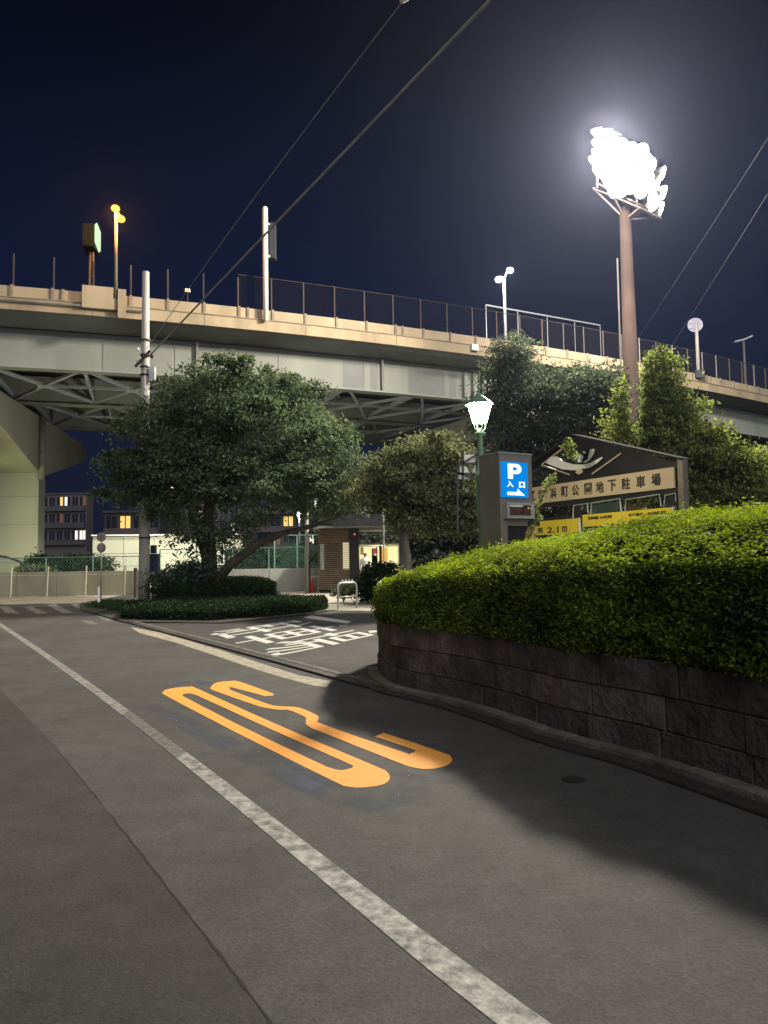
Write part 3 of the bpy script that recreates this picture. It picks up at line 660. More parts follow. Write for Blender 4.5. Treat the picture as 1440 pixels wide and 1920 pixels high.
# expressway fence
fb = E_(s_at_px(900), .35)
fen = thing('mesh_fence', (fb.x, fb.y, ZT), 'tall see-through mesh fence with rusty posts along the top of the parapet', 'fence')
s = sA; FH = 2.1; fps = s_at_px(445); sfar = s_at_px(1180)
while s < sB:
    h = FH if s > fps else 1.9
    p = E_(s, .32); MB().bar((p.x, p.y, ZT-.02), (p.x, p.y, ZT+h), .075, .075).build('post', M['dark'] if s < fps else M['rust'] if (s < sfar or random.random() < .3) else M['pipe'], fen); s += 2.0
def wire(a, b, mb, r):
    mb.bar(a, b, r, r)
mb = MB(); s = fps
while s < sB: wire(E_(s, .36, ZT), E_(s, .36, ZT+FH), mb, .006); s += .15
for z in np.arange(.0, FH+.01, .15):
    q = np.arange(fps, sB, 3.0)
    for a, b in zip(q[:-1], q[1:]): wire(E_(a, .38, ZT+z), E_(b, .38, ZT+z), mb, .006 if z < FH-.05 else .04)
o = mb.build('wire_mesh', mat('mesh_dark', (.05,.04,.035), .9, spec=.05), fen); o['kind'] = 'stuff'
# pale rail on the far side
a, b = P(911, 572, 76), P(1125, 610, 88); t = thing('sound_barrier_rail', (a.x, a.y, 15), 'long pale rail on thin posts seen beyond the parapet', 'rail')
mb = MB().bar(a, b, .14, .14); mb.build('rail', M['whitep'], t)
for k in range(5):
    p = a.lerp(b, k/4); MB().bar((p.x, p.y, 15), p, .08, .08).build('post', M['metal'], t)

# ---------------------------------------------------------------- things standing on the expressway
def lampglobe(name, c, r, e_, parent, squash=.8): return MB().lathe(c, [(r*math.cos(a), r*squash*math.sin(a)) for a in np.linspace(-1.5, 1.5, 8)], 12).build(name, e_, parent, True)
def plight(name, c, en, col, r, parent=None):
    l = bpy.data.lights.new(name, 'POINT'); l.energy = en; l.color = col; l.shadow_soft_size = r; o = bpy.data.objects.new(name, l); COL.objects.link(o)
    o.location = Vector(c)-(ORG[parent.name] if parent is not None else Vector((0,0,0)))
    if parent is not None: o.parent = parent
    return o
def road_lamp(px_base, py_top, Y, heads, e_, label, mt, zb=ZT, r=.10, hr=.22, en=0, col=(1,1,1)):
    top = P(px_base[1], py_top, Y); t = thing('road_lamp', (top.x, top.y, zb), label, 'street lamp')
    MB().tube([(top.x, top.y, zb-.3), (top.x, top.y, top.z-.1)], [r*1.2, r*.8], 10).build('pole', mt, t, True)
    for hx, hy in heads:
        h = P(hx, hy, Y); MB().tube([(top.x, top.y, top.z-.25), (top.x+(h.x-top.x)*.5, top.y, max(h.z, top.z)-.05), (h.x, Y, h.z+hr*.75)], [r*.6, r*.5, r*.5], 6).build('arm', mt, t, True)
        MB().lathe((h.x, Y, h.z+hr*.55), [(hr*.5, 0), (hr*.45, .06), (hr*.1, .1)], 12).build('lamp_hood', mt, t)
        lampglobe('lamp_globe', (h.x, Y, h.z), hr, e_, t)
        if en: plight('lamp_bulb', (h.x, Y-.1, h.z-hr-.12), en, col, .12, t)
    return t
Yo = E_(s_at_px(218), -.3).y
road_lamp((218,218), 398, Yo, [(216.5,391),(226.5,410.5)], M['e_orange'], 'orange sodium twin lamp glowing on the parapet at the left', mat('galvanised_dull', (.16,.13,.09), .8, spec=.1), r=.09, hr=.24, en=1300, col=(1,.40,.07))
Yw = 63
road_lamp((947,945), 517, Yw, [(935,524),(956,507)], M['e_white'], 'white twin lamp glowing beyond the expressway above the park lamp', M['metal'], zb=15, r=.13, hr=.30, en=1500, col=(.95,1,.95))
# unlit T lamp far right
t0 = P(1394, 637, 84); t = thing('road_lamp', (t0.x, t0.y, 15), 'unlit lamp with two flat arms rising behind the fence at the right edge', 'street lamp')
MB().tube([(t0.x, t0.y, 15), t0], [.17,.12], 8).build('pole', M['pipe'], t, True)
for a in ((1377,641),(1410,630)):
    h = P(*a, 84); MB().bar(t0, h, .38, .14).build('lamp_head', M['metal'], t)
# white square pole with cabinet
sw = s_at_px(498, -.2); c = E_(sw, -.32); tp = P(498, 388, c.y)
t = thing('white_pole', (c.x, c.y, 15.6), 'thick white pole fixed to the outside of the parapet', 'pole')
MB().tube([(c.x, c.y, 15.75), (c.x, c.y, tp.z-.1), (c.x, c.y, tp.z)], [.155,.155,.11], 12).build('shaft', M['whitep'], t, True)
q1, q2 = P(506, 420, c.y+.3), P(517, 486, c.y+.3)
MB().box(((q1.x+q2.x)/2, c.y+.35, (q1.z+q2.z)/2), (q2.x-q1.x, .5, q1.z-q2.z)).build('equipment_case', M['dark'], t)
for z in (q1.z-.1, q2.z+.1): MB().bar((c.x, c.y, z), (q2.x-.1, c.y+.3, z), .1, .1).build('bracket', M['metal'], t)
# green-white lit sign seen edge on
Yg = E_(s_at_px(172), .4).y+.8; bl, brr = P(155, 418, Yg), P(176, 462, Yg)
t = thing('highway_sign', (P(165, 540, Yg).x, Yg, ZT), 'boxy highway sign seen edge-on with a glowing pale green face', 'sign')
cx = (bl.x+brr.x)/2; cz = (bl.z+brr.z)/2
MB().hexa([(bl.x,Yg,brr.z+.1),(brr.x,Yg,brr.z),(brr.x+.05,Yg+.75,brr.z-.2),(bl.x-.1,Yg+.75,brr.z-.2),(bl.x,Yg,bl.z),(brr.x,Yg,bl.z-.05),(brr.x+.05,Yg+.75,bl.z+.15),(bl.x-.1,Yg+.75,bl.z+.15)]).build('case', mat('sign_case_black', (.010,.013,.012), .9, spec=.05), t)
H_ = bl.z-brr.z; f1 = [Vector((brr.x+.02+.05*v, Yg+.04+.68*v, brr.z+H_*h_)) for v, h_ in ((0,.22),(.75,-.08),(1,.02),(1,.82),(.3,1.08),(0,.93))]
MB().poly(f1, (.04,.0,0)).build('lit_face', M['e_sign'], t)
for x_ in (-.13,.13): MB().tube([(cx+x_, Yg+.5, ZT-1), (cx+x_*.6, Yg+.5, brr.z)], .07, 6).build('leg', M['rust'], t)
for k in range(5): 
    z = ZT+.1+k*.45; MB().bar((cx-.13, Yg+.5, z), (cx+.13, Yg+.5, z+.3), .04, .04).build('brace', M['rust'], t)
# round sign from behind
Yr = E_(s_at_px(1309), -.2).y; b0 = P(1310, 708, Yr); t1 = P(1305, 600, Yr); dc = P(1305, 608, Yr)
t = thing('round_sign', (b0.x, b0.y, b0.z), 'pale round sign on a white post fixed to the parapet at the right', 'sign')
MB().tube([(b0.x, Yr, b0.z), (b0.x, Yr, dc.z+.2)], [.15,.12], 10).build('post', M['polec'], t, True)
MB().lathe((dc.x, Yr+.16, dc.z), [(.60,0),(.60,.04),(.58,.05)], 24, (.25,1,0)).build('disc', mat('sign_back_lilac', (.20,.19,.26), .5), t)
for k in (-.18, .22): MB().bar((dc.x-.5, Yr+.13, dc.z+k-.08), (dc.x+.5, Yr+.13, dc.z+k+.08), .05, .03).build('stiffening_rail', M['metal'], t)
MB().box((b0.x, Yr-.1, b0.z+.25), (.75,.4,.62)).build('mounting_box', M['dark'], t)
# small white light among antennae
q = P(352, 545, 45); t = thing('small_floodlight', (q.x, q.y, ZT-.3), 'tiny pale floodlight on a thin stalk above the parapet', 'lamp')
MB().tube([(q.x, q.y, ZT-.5), q], .03, 6).build('stalk', M['rust'], t); MB().box(q, (.28,.2,.22)).build('lamp_head', M['whitep'], t)

# ================================================================ FLOODLIGHT MAST
FY = 38.0; mb0 = P(1184, 640, FY); mtp = P(1169, 398, FY); mx0 = (mb0.x+mtp.x)/2
fm = thing('floodlight_mast', (mx0, FY, 0), 'tall brown floodlight mast with a blazing cluster of lamps', 'floodlight')
MB().tube([(mx0, FY, 0), (mx0, FY, 8), (mx0, FY, mtp.z+.3)], [.47,.42,.29], 20).build('mast_pole', M['mast'], fm, True)
MB().tube([(mx0-.55, FY, 4), (mx0-.5, FY, mtp.z-2.5)], .05, 6).build('conduit', M['pipe'], fm)
MB().tube([(mx0+.46, FY-.15, 2), (mx0+.40, FY-.1, 10.7)], .06, 6).build('conduit', M['metal'], fm)
hd = MB().lathe((0,0,0), [(.10,-.32),(.16,-.25),(.32,-.02),(.38,.10),(.37,.14)], 14, (1,0,0)); ln = MB().lathe((0,0,0), [(.35,.0),(.35,.03)], 14, (1,0,0)); rng2 = random.Random(5)
proto = None
for c_ in range(8):
    u = c_/7; phi = R(130+u*205)            # facing away-left ... left ... camera ... camera-right
    for r_ in range(6):
        x = 1120+u*112; y0 = 246+u*58; y1 = 336+u*56; y = y0+(y1-y0)*r_/5
        depth = FY+.6-1.8*math.sin(math.pi*u)+.25*r_/5
        if (u > .8 and r_ == 0) or (u < .1 and r_ == 5) or (.5 < u < .8 and r_ == 5): continue
        c = P(x+rng2.uniform(-4,4)+(6*u*(r_%2)), y+rng2.uniform(-5,5), depth)
        aim = Vector((math.cos(phi), math.sin(phi), -.42)).normalized()
        rot = aim.to_track_quat('X', 'Z').to_matrix().to_4x4()
        if proto is None:
            h = hd.build('lamp_head', mat('lamp_head_alloy', (.6,.58,.55), .35, .6), fm, True, org=(0,0,0)); l = ln.build('lens', M['e_flood'], h, org=(0,0,0)); proto = (h, l)
        else:
            h = proto[0].copy(); l = proto[1].copy(); COL.objects.link(h); COL.objects.link(l); h.parent = fm; l.parent = h
        h.matrix_local = Matrix.Translation(c-ORG[fm.name]) @ rot; l.matrix_local = Matrix.Translation((.13,0,0))
fr = mat('lamp_frame_brown', (.22,.17,.15), .6)
for r_ in range(6):
    pl = [P(1120+u*112, 246+u*58+(90-2*u)*r_/5+8, FY+.9-1.8*math.sin(math.pi*u)+.25*r_/5) for u in np.linspace(0, 1, 8)]
    MB().tube(pl, .05, 5).build('cross_arm', fr, fm)
for u in (0, .33, .66, 1): MB().tube([P(1120+u*112, 240+u*58, FY+.95-1.8*math.sin(math.pi*u)), P(1120+u*112, 352+u*52, FY+1.0-1.5*math.sin(math.pi*u))], .06, 5).build('upright', fr, fm)
pf = [P(x, y, FY+d) for x, y, d in ((1112,352,0),(1150,366,-1.2),(1200,388,-1.2),(1240,408,0),(1210,392,1.2),(1150,368,1.2))]
MB().poly(pf, (0,0,-.08)).build('platform', fr, fm)
for k in range(6): MB().tube([pf[k], Vector((mx0, FY, mtp.z-.4))], .05, 5).build('strut', fr, fm)
al = bpy.data.lights.new('floodlight_beam', 'AREA'); al.shape = 'DISK'; al.size = 2.6; al.energy = 25000; al.color = (1,.905,.75)
ao = bpy.data.objects.new('floodlight_beam', al); COL.objects.link(ao); ao.parent = fm; lc = P(1150, 272, FY-2.4); ao.location = lc-ORG[fm.name]
ao.rotation_euler = Vector((.68,.66,.36)).to_track_quat('Z', 'Y').to_euler(); ao.visible_camera = False
pl_ = plight('floodlight_spill', P(1120, 290, FY-5.0), 8000, (1,.93,.85), .5, fm)
al2 = bpy.data.lights.new('floodlight_beam', 'AREA'); al2.shape = 'DISK'; al2.size = 1.6; al2.energy = 14000; al2.color = (1,.93,.83)
ao2 = bpy.data.objects.new('floodlight_beam', al2); COL.objects.link(ao2); ao2.parent = fm; ao2.location = P(1246, 330, FY+2.2)-ORG[fm.name]
ao2.rotation_euler = Vector((-.62,-.60,.42)).to_track_quat('Z', 'Y').to_euler(); ao2.visible_camera = False

# ================================================================ PARK LAMP
LY = 12.4; lt = P(899, 775, LY); lx = lt.x
pk = thing('park_lamp', (lx, LY, .6), 'green cast-iron park lamp with a glowing lantern above the hedge', 'street lamp')
zc = P(900, 812, LY).z; zt = P(898, 757, LY).z
MB().lathe((lx, LY, .6), [(.16,0),(.16,.12),(.10,.2),(.085,.5),(.10,.55),(.075,.6),(.06,1.6)]+[(.075,1.63),(.10,P(905,887,LY).z-.66),(.10,P(905,887,LY).z-.6),(.055,P(905,887,LY).z-.55)]+[(.05,zc-.66),(.10,zc-.63),(.10,zc-.6),(.04,zc-.56),(.03,zc-.52)], 16).build('post', M['greenp'], pk, True)
mb = MB()
for k in range(4):
    a = k*math.pi/2+.3; ca, sa = math.cos(a), math.sin(a)
    mb = MB().tube([(lx+.03*ca, LY+.03*sa, zc+.02), (lx+.10*ca, LY+.10*sa, zc+.07), (lx+.11*ca, LY+.11*sa, zc+.15), (lx+.07*ca, LY+.07*sa, zc+.19)], .012, 6); mb.build('bracket', M['greenp'], pk, True)
zb = zc+.18; ztp = zt-.02
gm = emit('lantern_glass', (1,.97,.70), 210, True)
for k in range(6):
    a0, a1 = k*math.pi/3+.1, (k+1)*math.pi/3+.1; r0, r1 = .12, .205
    q = [(lx+r_*math.cos(a), LY+r_*math.sin(a), z) for r_, a, z in ((r0,a0,zb),(r0,a1,zb),(r1,a1,ztp),(r1,a0,ztp))]
    MB().sheet(q).build('glass_pane', gm, pk)
    MB().tube([q[0], q[3]], .008, 5).build('glazing_bar', M['greenp'], pk)
MB().lathe((lx, LY, zb-.03), [(.05,0),(.05,.03)], 12).build('lantern_floor', M['greenp'], pk)
MB().lathe((lx, LY, ztp), [(.25,0),(.25,.02),(.17,.09),(.06,.16),(.05,.19),(.02,.2),(.015,.27),(.03,.29),(.005,.33)], 6).build('lantern_roof', M['greenp'], pk)

# ================================================================ ENTRANCE PILLAR AND SIGN BOARD
def frame_box(corner_bl, xv, w_, h_, d_): pass
PY = 11.5; a = P(939, 990, PY); b = P(1000, 990, PY+.35); a.z = b.z = .6; zT = P(940, 849, PY).z
xv = (b-a).normalized(); nv = Vector((xv.y, -xv.x, 0)); W_ = (b-a).length; D_ = .50
pil = thing('parking_pillar', a, 'bronze metal pillar with a blue lit parking entrance sign', 'sign')
def pq(u, v, o=0): return a+xv*u+nv*o+Vector((0,0,v-.6))
def slab(u0, u1, z0, z1, o0, o1, name, mt, par): return MB().hexa([pq(u0,z0,o0), pq(u1,z0,o0), pq(u1,z0,o1), pq(u0,z0,o1), pq(u0,z1,o0), pq(u1,z1,o0), pq(u1,z1,o1), pq(u0,z1,o1)]).build(name, mt, par)
zo = P(965, 985, PY).z
slab(0, W_, .6, zT, -D_, -.06, 'body', M['stain'], pil)
slab(0, .14, .6, zo, -.058, 0, 'front_panel', M['stain'], pil); slab(0, W_, zo, zT, -.058, 0, 'front_panel', M['stain'], pil)
slab(W_-.05, W_, .6, zo-.003, -.058, 0, 'front_panel', M['stain'], pil); slab(.142, W_-.052, .6, zo-.01, -.056, -.05, 'recess', M['black'], pil)
slab(-.012, W_+.012, zT+.002, zT+.02, -D_-.01, .012, 'top_cap', M['metal'], pil)
z1, z0 = P(940, 865, PY).z, P(940, 932, PY).z; u0, u1 = .0+W_*.06, W_*.84
u0 = W_*.04; u1 = W_*.83
slab(u0, u1, z0, z1, .002, .03, 'lit_panel', M['e_blue'], pil)
pw = u1-u0; ph = z1-z0
def ptext(body, fu, fv, fw, fh, bold=0.0): place_text(body, pq(u0+pw*fu, z0+ph*fv, .03), xv, (0,0,1), 'lettering', M['e_signw'], pil, w=pw*fw, h=ph*fh, bold=bold, off=.008)
# rounded P as a shape
def Pshape():
    cx, cz = 0, 0; out = [(0,0),(.36,0),(.36,.33),(.62,.33)]
    for t in np.linspace(-math.pi/2, math.pi/2, 12): out.append((.62+.36*math.cos(t), .665+.335*math.sin(t)))
    out += [(0,1.0)]; hole = [(.36,.56),(.58,.56),(.65,.60),(.65,.73),(.58,.77),(.36,.77)]
    return out, hole
from mathutils.geometry import tessellate_polygon
po, pho = Pshape(); A_ = [Vector((x, y, 0)) for x, y in po]; Bh = [Vector((x, y, 0)) for x, y in pho][::-1]; tri = tessellate_polygon([A_, Bh])
MB().add([pq(u0+pw*(.21+p.x*.55), z0+ph*(.52+p.y*.43), .038) for p in A_+Bh], [tuple(t) for t in tri]).build('lettering', M['e_signw'], pil)
ptext('入', .17, .29, .24, .17, .03); ptext('口', .64, .28, .22, .17, .05)
ar = [(.18,.06),(.86,.06),(.62,.22),(.57,.25),(.57,.155),(.18,.155)]
MB().poly([pq(u0+pw*x, z0+ph*y, .034) for x, y in ar], nv*.005).build('arrow', M['e_signw'], pil)
zb1, zb0 = P(945, 942, PY).z, P(945, 972, PY).z
slab(W_*.08, W_*.92, zb0, zb1, .002, .10, 'display_box', M['metal'], pil); slab(W_*.15, W_*.80, zb0+.05, zb1-.04, .101, .106, 'display_window', mat('display_glass_dark', (.10,.05,.045), .2, var=.5, scale=14), pil)
slab(W_*.15, W_*.55, zb1-.07, zb1-.045, .107, .11, 'display_strip', M['whitep'], pil)

# gabled board: plane from the far left end to the near right end
sr = P(1288, 960, 13.0); sr.z = .6; Lp = Vector((3.4-(5.35), 16.8-13.0, 0)).normalized(); Ln = 5.6
board = thing('car_park_sign', sr, 'black gabled sign board with a beige strip naming the car park', 'sign')
sxv = -Lp   # reading direction: left (far) to right (near)
snv = Vector((sxv.y, -sxv.x, 0))
if snv.y > 0: snv = -snv
def bq(u, z, o=0): return sr+Lp*(-u)*(-1)+snv*o+Vector((0,0,z-.6))      # u metres to the left of the right end
def u_at(px):   # distance along the board where pixel column px meets it
    d = ray(px, 900); k = d.x/d.y; return (k*sr.y-sr.x)/(Lp.x-k*Lp.y)
def zat(px, py):
    u = u_at(px); p = bq(u, 0); return P(px, py, p.y).z
def bslab(u0, u1, z0, z1, o0, o1, name, mt, par=board): return MB().hexa([bq(u0,z0,o0), bq(u1,z0,o0), bq(u1,z0,o1), bq(u0,z0,o1), bq(u0,z1,o0), bq(u1,z1,o0), bq(u1,z1,o1), bq(u0,z1,o1)]).build(name, mt, par)
zE = zat(1278, 862); uA = u_at(1082); zA = zat(1082, 816); UL = 2*uA
tp0, tp1 = zat(1265, 876), zat(1265, 915); uS = u_at(1268)
MB().poly([bq(.16,tp1-.10,-.04), bq(UL-.1,tp1-.10,-.04), bq(UL,tp1+.55,-.04), bq(uA+.75,tp1+.55,-.04), bq(uA+.75,tp1+.64,-.04), bq(UL*.5+.1,zA-.05,-.04), bq(uA-.1,zA-.04,-.04), bq(.16,zE-.05,-.04)], snv*.03).build('back_panel', M['black'], board)
bslab(0, .12, .6, zE, -.07, .06, 'post', mat('board_post_bronze', (.22,.18,.15), .45, .5), board); bslab(.155, .45, .6, tp1-.1, -.08, 0, 'post', M['black'], board)
bslab(UL-.14, UL, .6, zE, -.14, .10, 'post', M['dark'], board)
for e0, e1 in (((0, zE), (uA, zA)), ((uA, zA), (UL, zE))): MB().bar(bq(*e0,-.02), bq(*e1,-.02), .26, .035, up=(0,0,1)).build('eave', mat('eave_dark', (.03,.028,.028), .95, spec=.05), board)
MB().poly([bq(.14+.02,tp1-.1,-.06), bq(UL-.14,tp1-.1,-.06), bq(UL-.14,tp1+.0,-.06), bq(.16,tp1,-.06)], snv*.07).build('rail', M['black'], board)
bslab(uS, UL-.25, tp1, tp0, .012, .05, 'name_strip', M['beige'])
hS = tp0-tp1
chs = '区営浜町公園地下駐車場'; pxc = [1000,1018,1040,1062,1082,1106,1128,1151,1177,1205,1234]
for ch, px in zip(chs, pxc):
    u = u_at(px); hh = hS*.60; place_text(ch, bq(u+hh*.48, tp1+hS*.20, .052), sxv, (0,0,1), 'lettering', M['ink'], board, w=hh*.96, h=hh, bold=.022, off=.004)
# emblem: crescents, lines of a tilted square
def bp_(pts, name, mt, th=.03, o=.0): MB().poly([bq(u_at(x), zat(x, y), o) for x, y in pts], snv*th).build(name, mt, board)
bp_([(1028,868),(1037,857),(1048,856),(1062,866),(1080,871),(1098,871),(1096,879),(1078,882),(1058,880),(1042,874)], 'emblem_crescent', M['whitep'], .03, .03)
bp_([(1098,879),(1096,872),(1112,868),(1124,862),(1134,857),(1134,860),(1124,869),(1110,877)], 'emblem_crescent', M['whitep'], .03, .03)
bp_([(1098,868),(1108,860),(1112,843),(1120,842),(1118,850),(1112,860),(1104,867)], 'emblem_crescent', M['whitep'], .03, .03)
bp_([(1083,864),(1086,853),(1095,851),(1100,856),(1096,867),(1088,868)], 'emblem_bow', mat('emblem_pale', (.6,.68,.8), .5), .03, .065)
bp_([(1084,881),(1095,880),(1096,886),(1090,890),(1084,887)], 'emblem_dot', M['beige'], .03, .03)
for l_ in (((1018,871),(1062,838)), ((1018,872),(1070,890)), ((1112,889),(1168,850))):
    MB().bar(*[bq(u_at(x), zat(x, y), .02) for x, y in l_], .025, .025).build('emblem_line', M['beige'], board)
# window-like silver frames, then yellow strips
def outline(x0, y0, x1, y1, x2, y2, x3, y3):
    q = [bq(u_at(x), zat(x, y), .03) for x, y in ((x0,y0),(x1,y1),(x2,y2),(x3,y3))]
    MB().tube(q, .014, 6).build('notice_frame', M['metal'], board)
for fr_ in ((1074,975,1076,948,1102,944,1103,962),(1107,965,1110,943,1163,935,1165,960),(1172,958,1174,937,1238,927,1240,950),(1246,945,1248,929,1268,925,1268,940)): outline(*fr_)
MB().poly([bq(u_at(x), zat(x, y), -.035) for x, y in ((1110,966),(1163,960),(1163,937),(1110,945))], snv*.01).build('notice_glass', mat('notice_glass', (.06,.08,.07), .15), board)
bslab(.2, UL-.3, zat(1265,958), zat(1265,949), -.02, .0, 'rail', M['black'])
yz1, yz0 = zat(1262, 951), zat(1262, 977)
ya, yb, yc, yd = u_at(1263), u_at(1093), u_at(1086), u_at(1004)
bslab(ya, yb, yz0, yz1, .02, .05, 'yellow_strip', M['yellow']); bslab(yc, yd+.5, yz0-.12, yz1-.06, .02, .05, 'yellow_strip', M['yellow'])
bslab(ya-.02, ya-.003, yz0, yz1+.01, .02, .06, 'strip_end', M['whitep']); bslab(yc-.025, yc-.003, yz0-.12, yz1-.05, .02, .06, 'strip_end', M['whitep'])
for txt, x0, x1, f0, fh in (('営業時間', 1104, 1123, .55, .25), ('24時間', 1126, 1148, .55, .25), ('年中無休', 1180, 1208, .55, .25), ('時間貸', 1216, 1250, .52, .28)):
    ua, ub = u_at(x0), u_at(x1); place_text(txt, bq(ua, yz0+(yz1-yz0)*f0, .052), sxv, (0,0,1), 'lettering', M['ink'], board, w=ua-ub, h=(yz1-yz0)*fh, off=.004)
for txt, x0, x1 in (('限', 1010, 1019), ('2.1', 1027, 1048), ('m', 1055, 1064)):
    ua, ub = u_at(x0), u_at(x1); place_text(txt, bq(ua, yz0-.12+.04, .052), sxv, (0,0,1), 'lettering', M['ink'], board, w=ua-ub, h=(yz1-yz0)*.5, bold=.01, off=.004)

# climbing vine and yellow leaning bar by the pillar
q0, q1 = P(972, 1022, 10.9), P(1001, 980, 11.1); q0.z -= .5
t = thing('barrier_arm', q0, 'yellow bar leaning against the pillar out of the hedge', 'bar')
MB().bar(q0, q1, .13, .07).build('arm', mat('barrier_yellow', (.80,.52,.12), .6, var=.12), t); MB().lathe(q1, [(.0,-.07),(.09,-.05),(.1,.0),(.06,.06)], 10).build('end_cap', M['black'], t)
vp = [P(x, y, 11.0) for x, y in ((996,1010),(1001,985),(1010,972),(1003,955),(1012,940),(1020,925),(1026,912),(1034,900),(1040,890))]
t = thing('climbing_vine', vp[0], 'pale green vine climbing out of the hedge between pillar and sign board', 'plant')
MB().tube(vp, .012, 5).build('stem', M['barkl'], t)
c = np.array([(vp[i].lerp(vp[i+1], random.random()))[:] for i in range(8) for _ in range(26)])+rng.normal(size=(208,3))*.035
fast_mesh('leaves', leaf_quads(c, .06, .6), 4, leafmat('vine_leaves', (.16,.20,.06), (.42,.42,.18), .3), t, attr=rng.random(208))
vp = [P(x, y, 14.6) for x, y in ((1060,832),(1066,838),(1070,848),(1080,856))]
t = thing('climbing_vine', vp[0], 'bright green leaves hanging over the peak of the sign board', 'plant')
c = np.array([(vp[i].lerp(vp[i+1], random.random()))[:] for i in range(3) for _ in range(60)])+rng.normal(size=(180,3))*.06
fast_mesh('leaves', leaf_quads(c, .09, .6), 4, M['leaf_r'], t, attr=rng.random(180))

# ================================================================ UTILITY POLE, CABLES
ub = G(268, 1134); UY = ub.y; ux = P(272, 800, UY).x; uz = P(273, 510, UY).z
up_ = thing('utility_pole', (ux, UY, 0), 'tall concrete utility pole standing at the verge beside the broad tree', 'utility pole')
MB().tube([(ux, UY, 0), (ux, UY, 1.6), (ux, UY, uz)], [.225,.215,.135], 16).build('shaft', M['polec'], up_, True)
zz = lambda y: P(272, y, UY).z
for y in (640, 668, 690, 705, 760, 860, 1010): MB().lathe((ux, UY, zz(y)), [(.19+(y-500)*.00006,0),(.20+(y-500)*.00006,.03),(.19+(y-500)*.00006,.07)], 16).build('band', M['dark'] if y % 20 else M['rust'], up_)
MB().box((ux+.32, UY-.1, zz(702)), (.22,.2,.52)).build('junction_box', M['metal'], up_)
MB().bar((ux-.35, UY-.18, zz(690)), (ux+.25, UY-.18, zz(660)), .09, .09).build('bracket', M['dark'], up_)
for k, (x, y) in enumerate(((259,655),(258,676),(268,668),(285,668))):
    q = P(x, y, UY-.2); MB().lathe(q, [(.04,-.08),(.07,-.05),(.04,-.02),(.07,.02),(.03,.07)], 10).build('insulator', M['whitep'] if k < 2 else M['dark'], up_)
a_, b_ = P(205, 859, UY-.3), P(262, 872, UY-.1)
MB().tube([b_, a_.lerp(b_, .5)+Vector((0,0,.06)), a_], .035, 6).build('lamp_arm', M['metal'], up_)
MB().hexa([a_+Vector(v) for v in ((-.15,-.13,-.06),(.55,-.13,-.17),(.55,.13,-.17),(-.15,.13,-.06),(-.1,-.1,.06),(.55,-.1,-.02),(.55,.1,-.02),(-.1,.1,.06))]).build('lamp_head', M['metal'], up_)
def cable(name, a, b, r, label, group=None, sag=.2, m='pole_cable'):
    pts = [a.lerp(b, k/14)-Vector((0,0,4*sag*(k/14)*(1-k/14))) for k in range(15)]
    o = MB().tube(pts, r, 5).build(name, CAB, None, loc=a); tag(o, label, 'cable', group)
CAB = mat('cable_grey', (.34,.32,.30), .6)
ca = P(280, 668, UY); cb = P(925, 0, 12.0); cable('overhead_cable', ca, ca.lerp(cb, 1.9), .032, 'thick overhead cable running from the utility pole up out of the top of the picture', sag=-.06)
ca = P(275, 655, UY); cb = P(757, 0, 13.0); cable('overhead_cable', ca, ca.lerp(cb, 1.0)+Vector((0,0,0)), .012, 'thin faint overhead cable left of the thick one', sag=-.15)
q = P(757, -2, 13.0); o = MB().lathe(q, [(.03,-.08),(.06,-.05),(.06,.08),(.03,.12)], 10, (.8,.1,.5)).build('cable_clamp', M['whitep'], None, loc=q); tag(o, 'small pale clamp on the cable at the top edge', 'clamp')
for k, (x0, y0, x1, y1, w_) in enumerate(((1455,235,1170,674,'upper of two hair thin wires beyond the floodlight mast'),(1460,330,1222,706,'lower of two hair thin wires beyond the floodlight mast'))):
    cable('thin_wire', P(x0, y0, 46), P(x1, y1, 66), .0045, w_, sag=.1)

# ================================================================ FAR LEFT: retaining wall, fences, buildings, signs
def wallrun(name, label, a, b, h, thk, mt, panel=2.0, nm='panel', cat='wall', zb=0):
    a = Vector(a).to_3d(); b = Vector(b).to_3d(); a.z = b.z = zb; t = thing(name, a.lerp(b, .5), label, cat); Ln_ = (b-a).length; d = (b-a)/Ln_; q = Vector((-d.y, d.x, 0)); n = max(1, round(Ln_/panel))
    for k in range(n):
        p0 = a+d*(Ln_*k/n+.012); p1 = a+d*(Ln_*(k+1)/n-.012); z = h if not callable(h) else h((k+.5)/n)
        MB().hexa([p0, p1, p1+q*thk, p0+q*thk]+[v+Vector((0,0,z)) for v in (p0, p1, p1+q*thk, p0+q*thk)]).build(nm, mt, t)
    return t
wallrun('retaining_wall', 'old yellowish concrete retaining wall behind the crosswalk', G(-120,1120).to_2d(), (P(262,1085,37.8).x, 37.8), 1.25, .3, M['concd'], 2.2)
wallrun('concrete_wall', 'pale concrete wall between the big tree and the hut', (P(300,1085,39).x, 39), (P(640,1085,39.5).x, 39.5), 1.22, .3, M['concl'], 2.0)
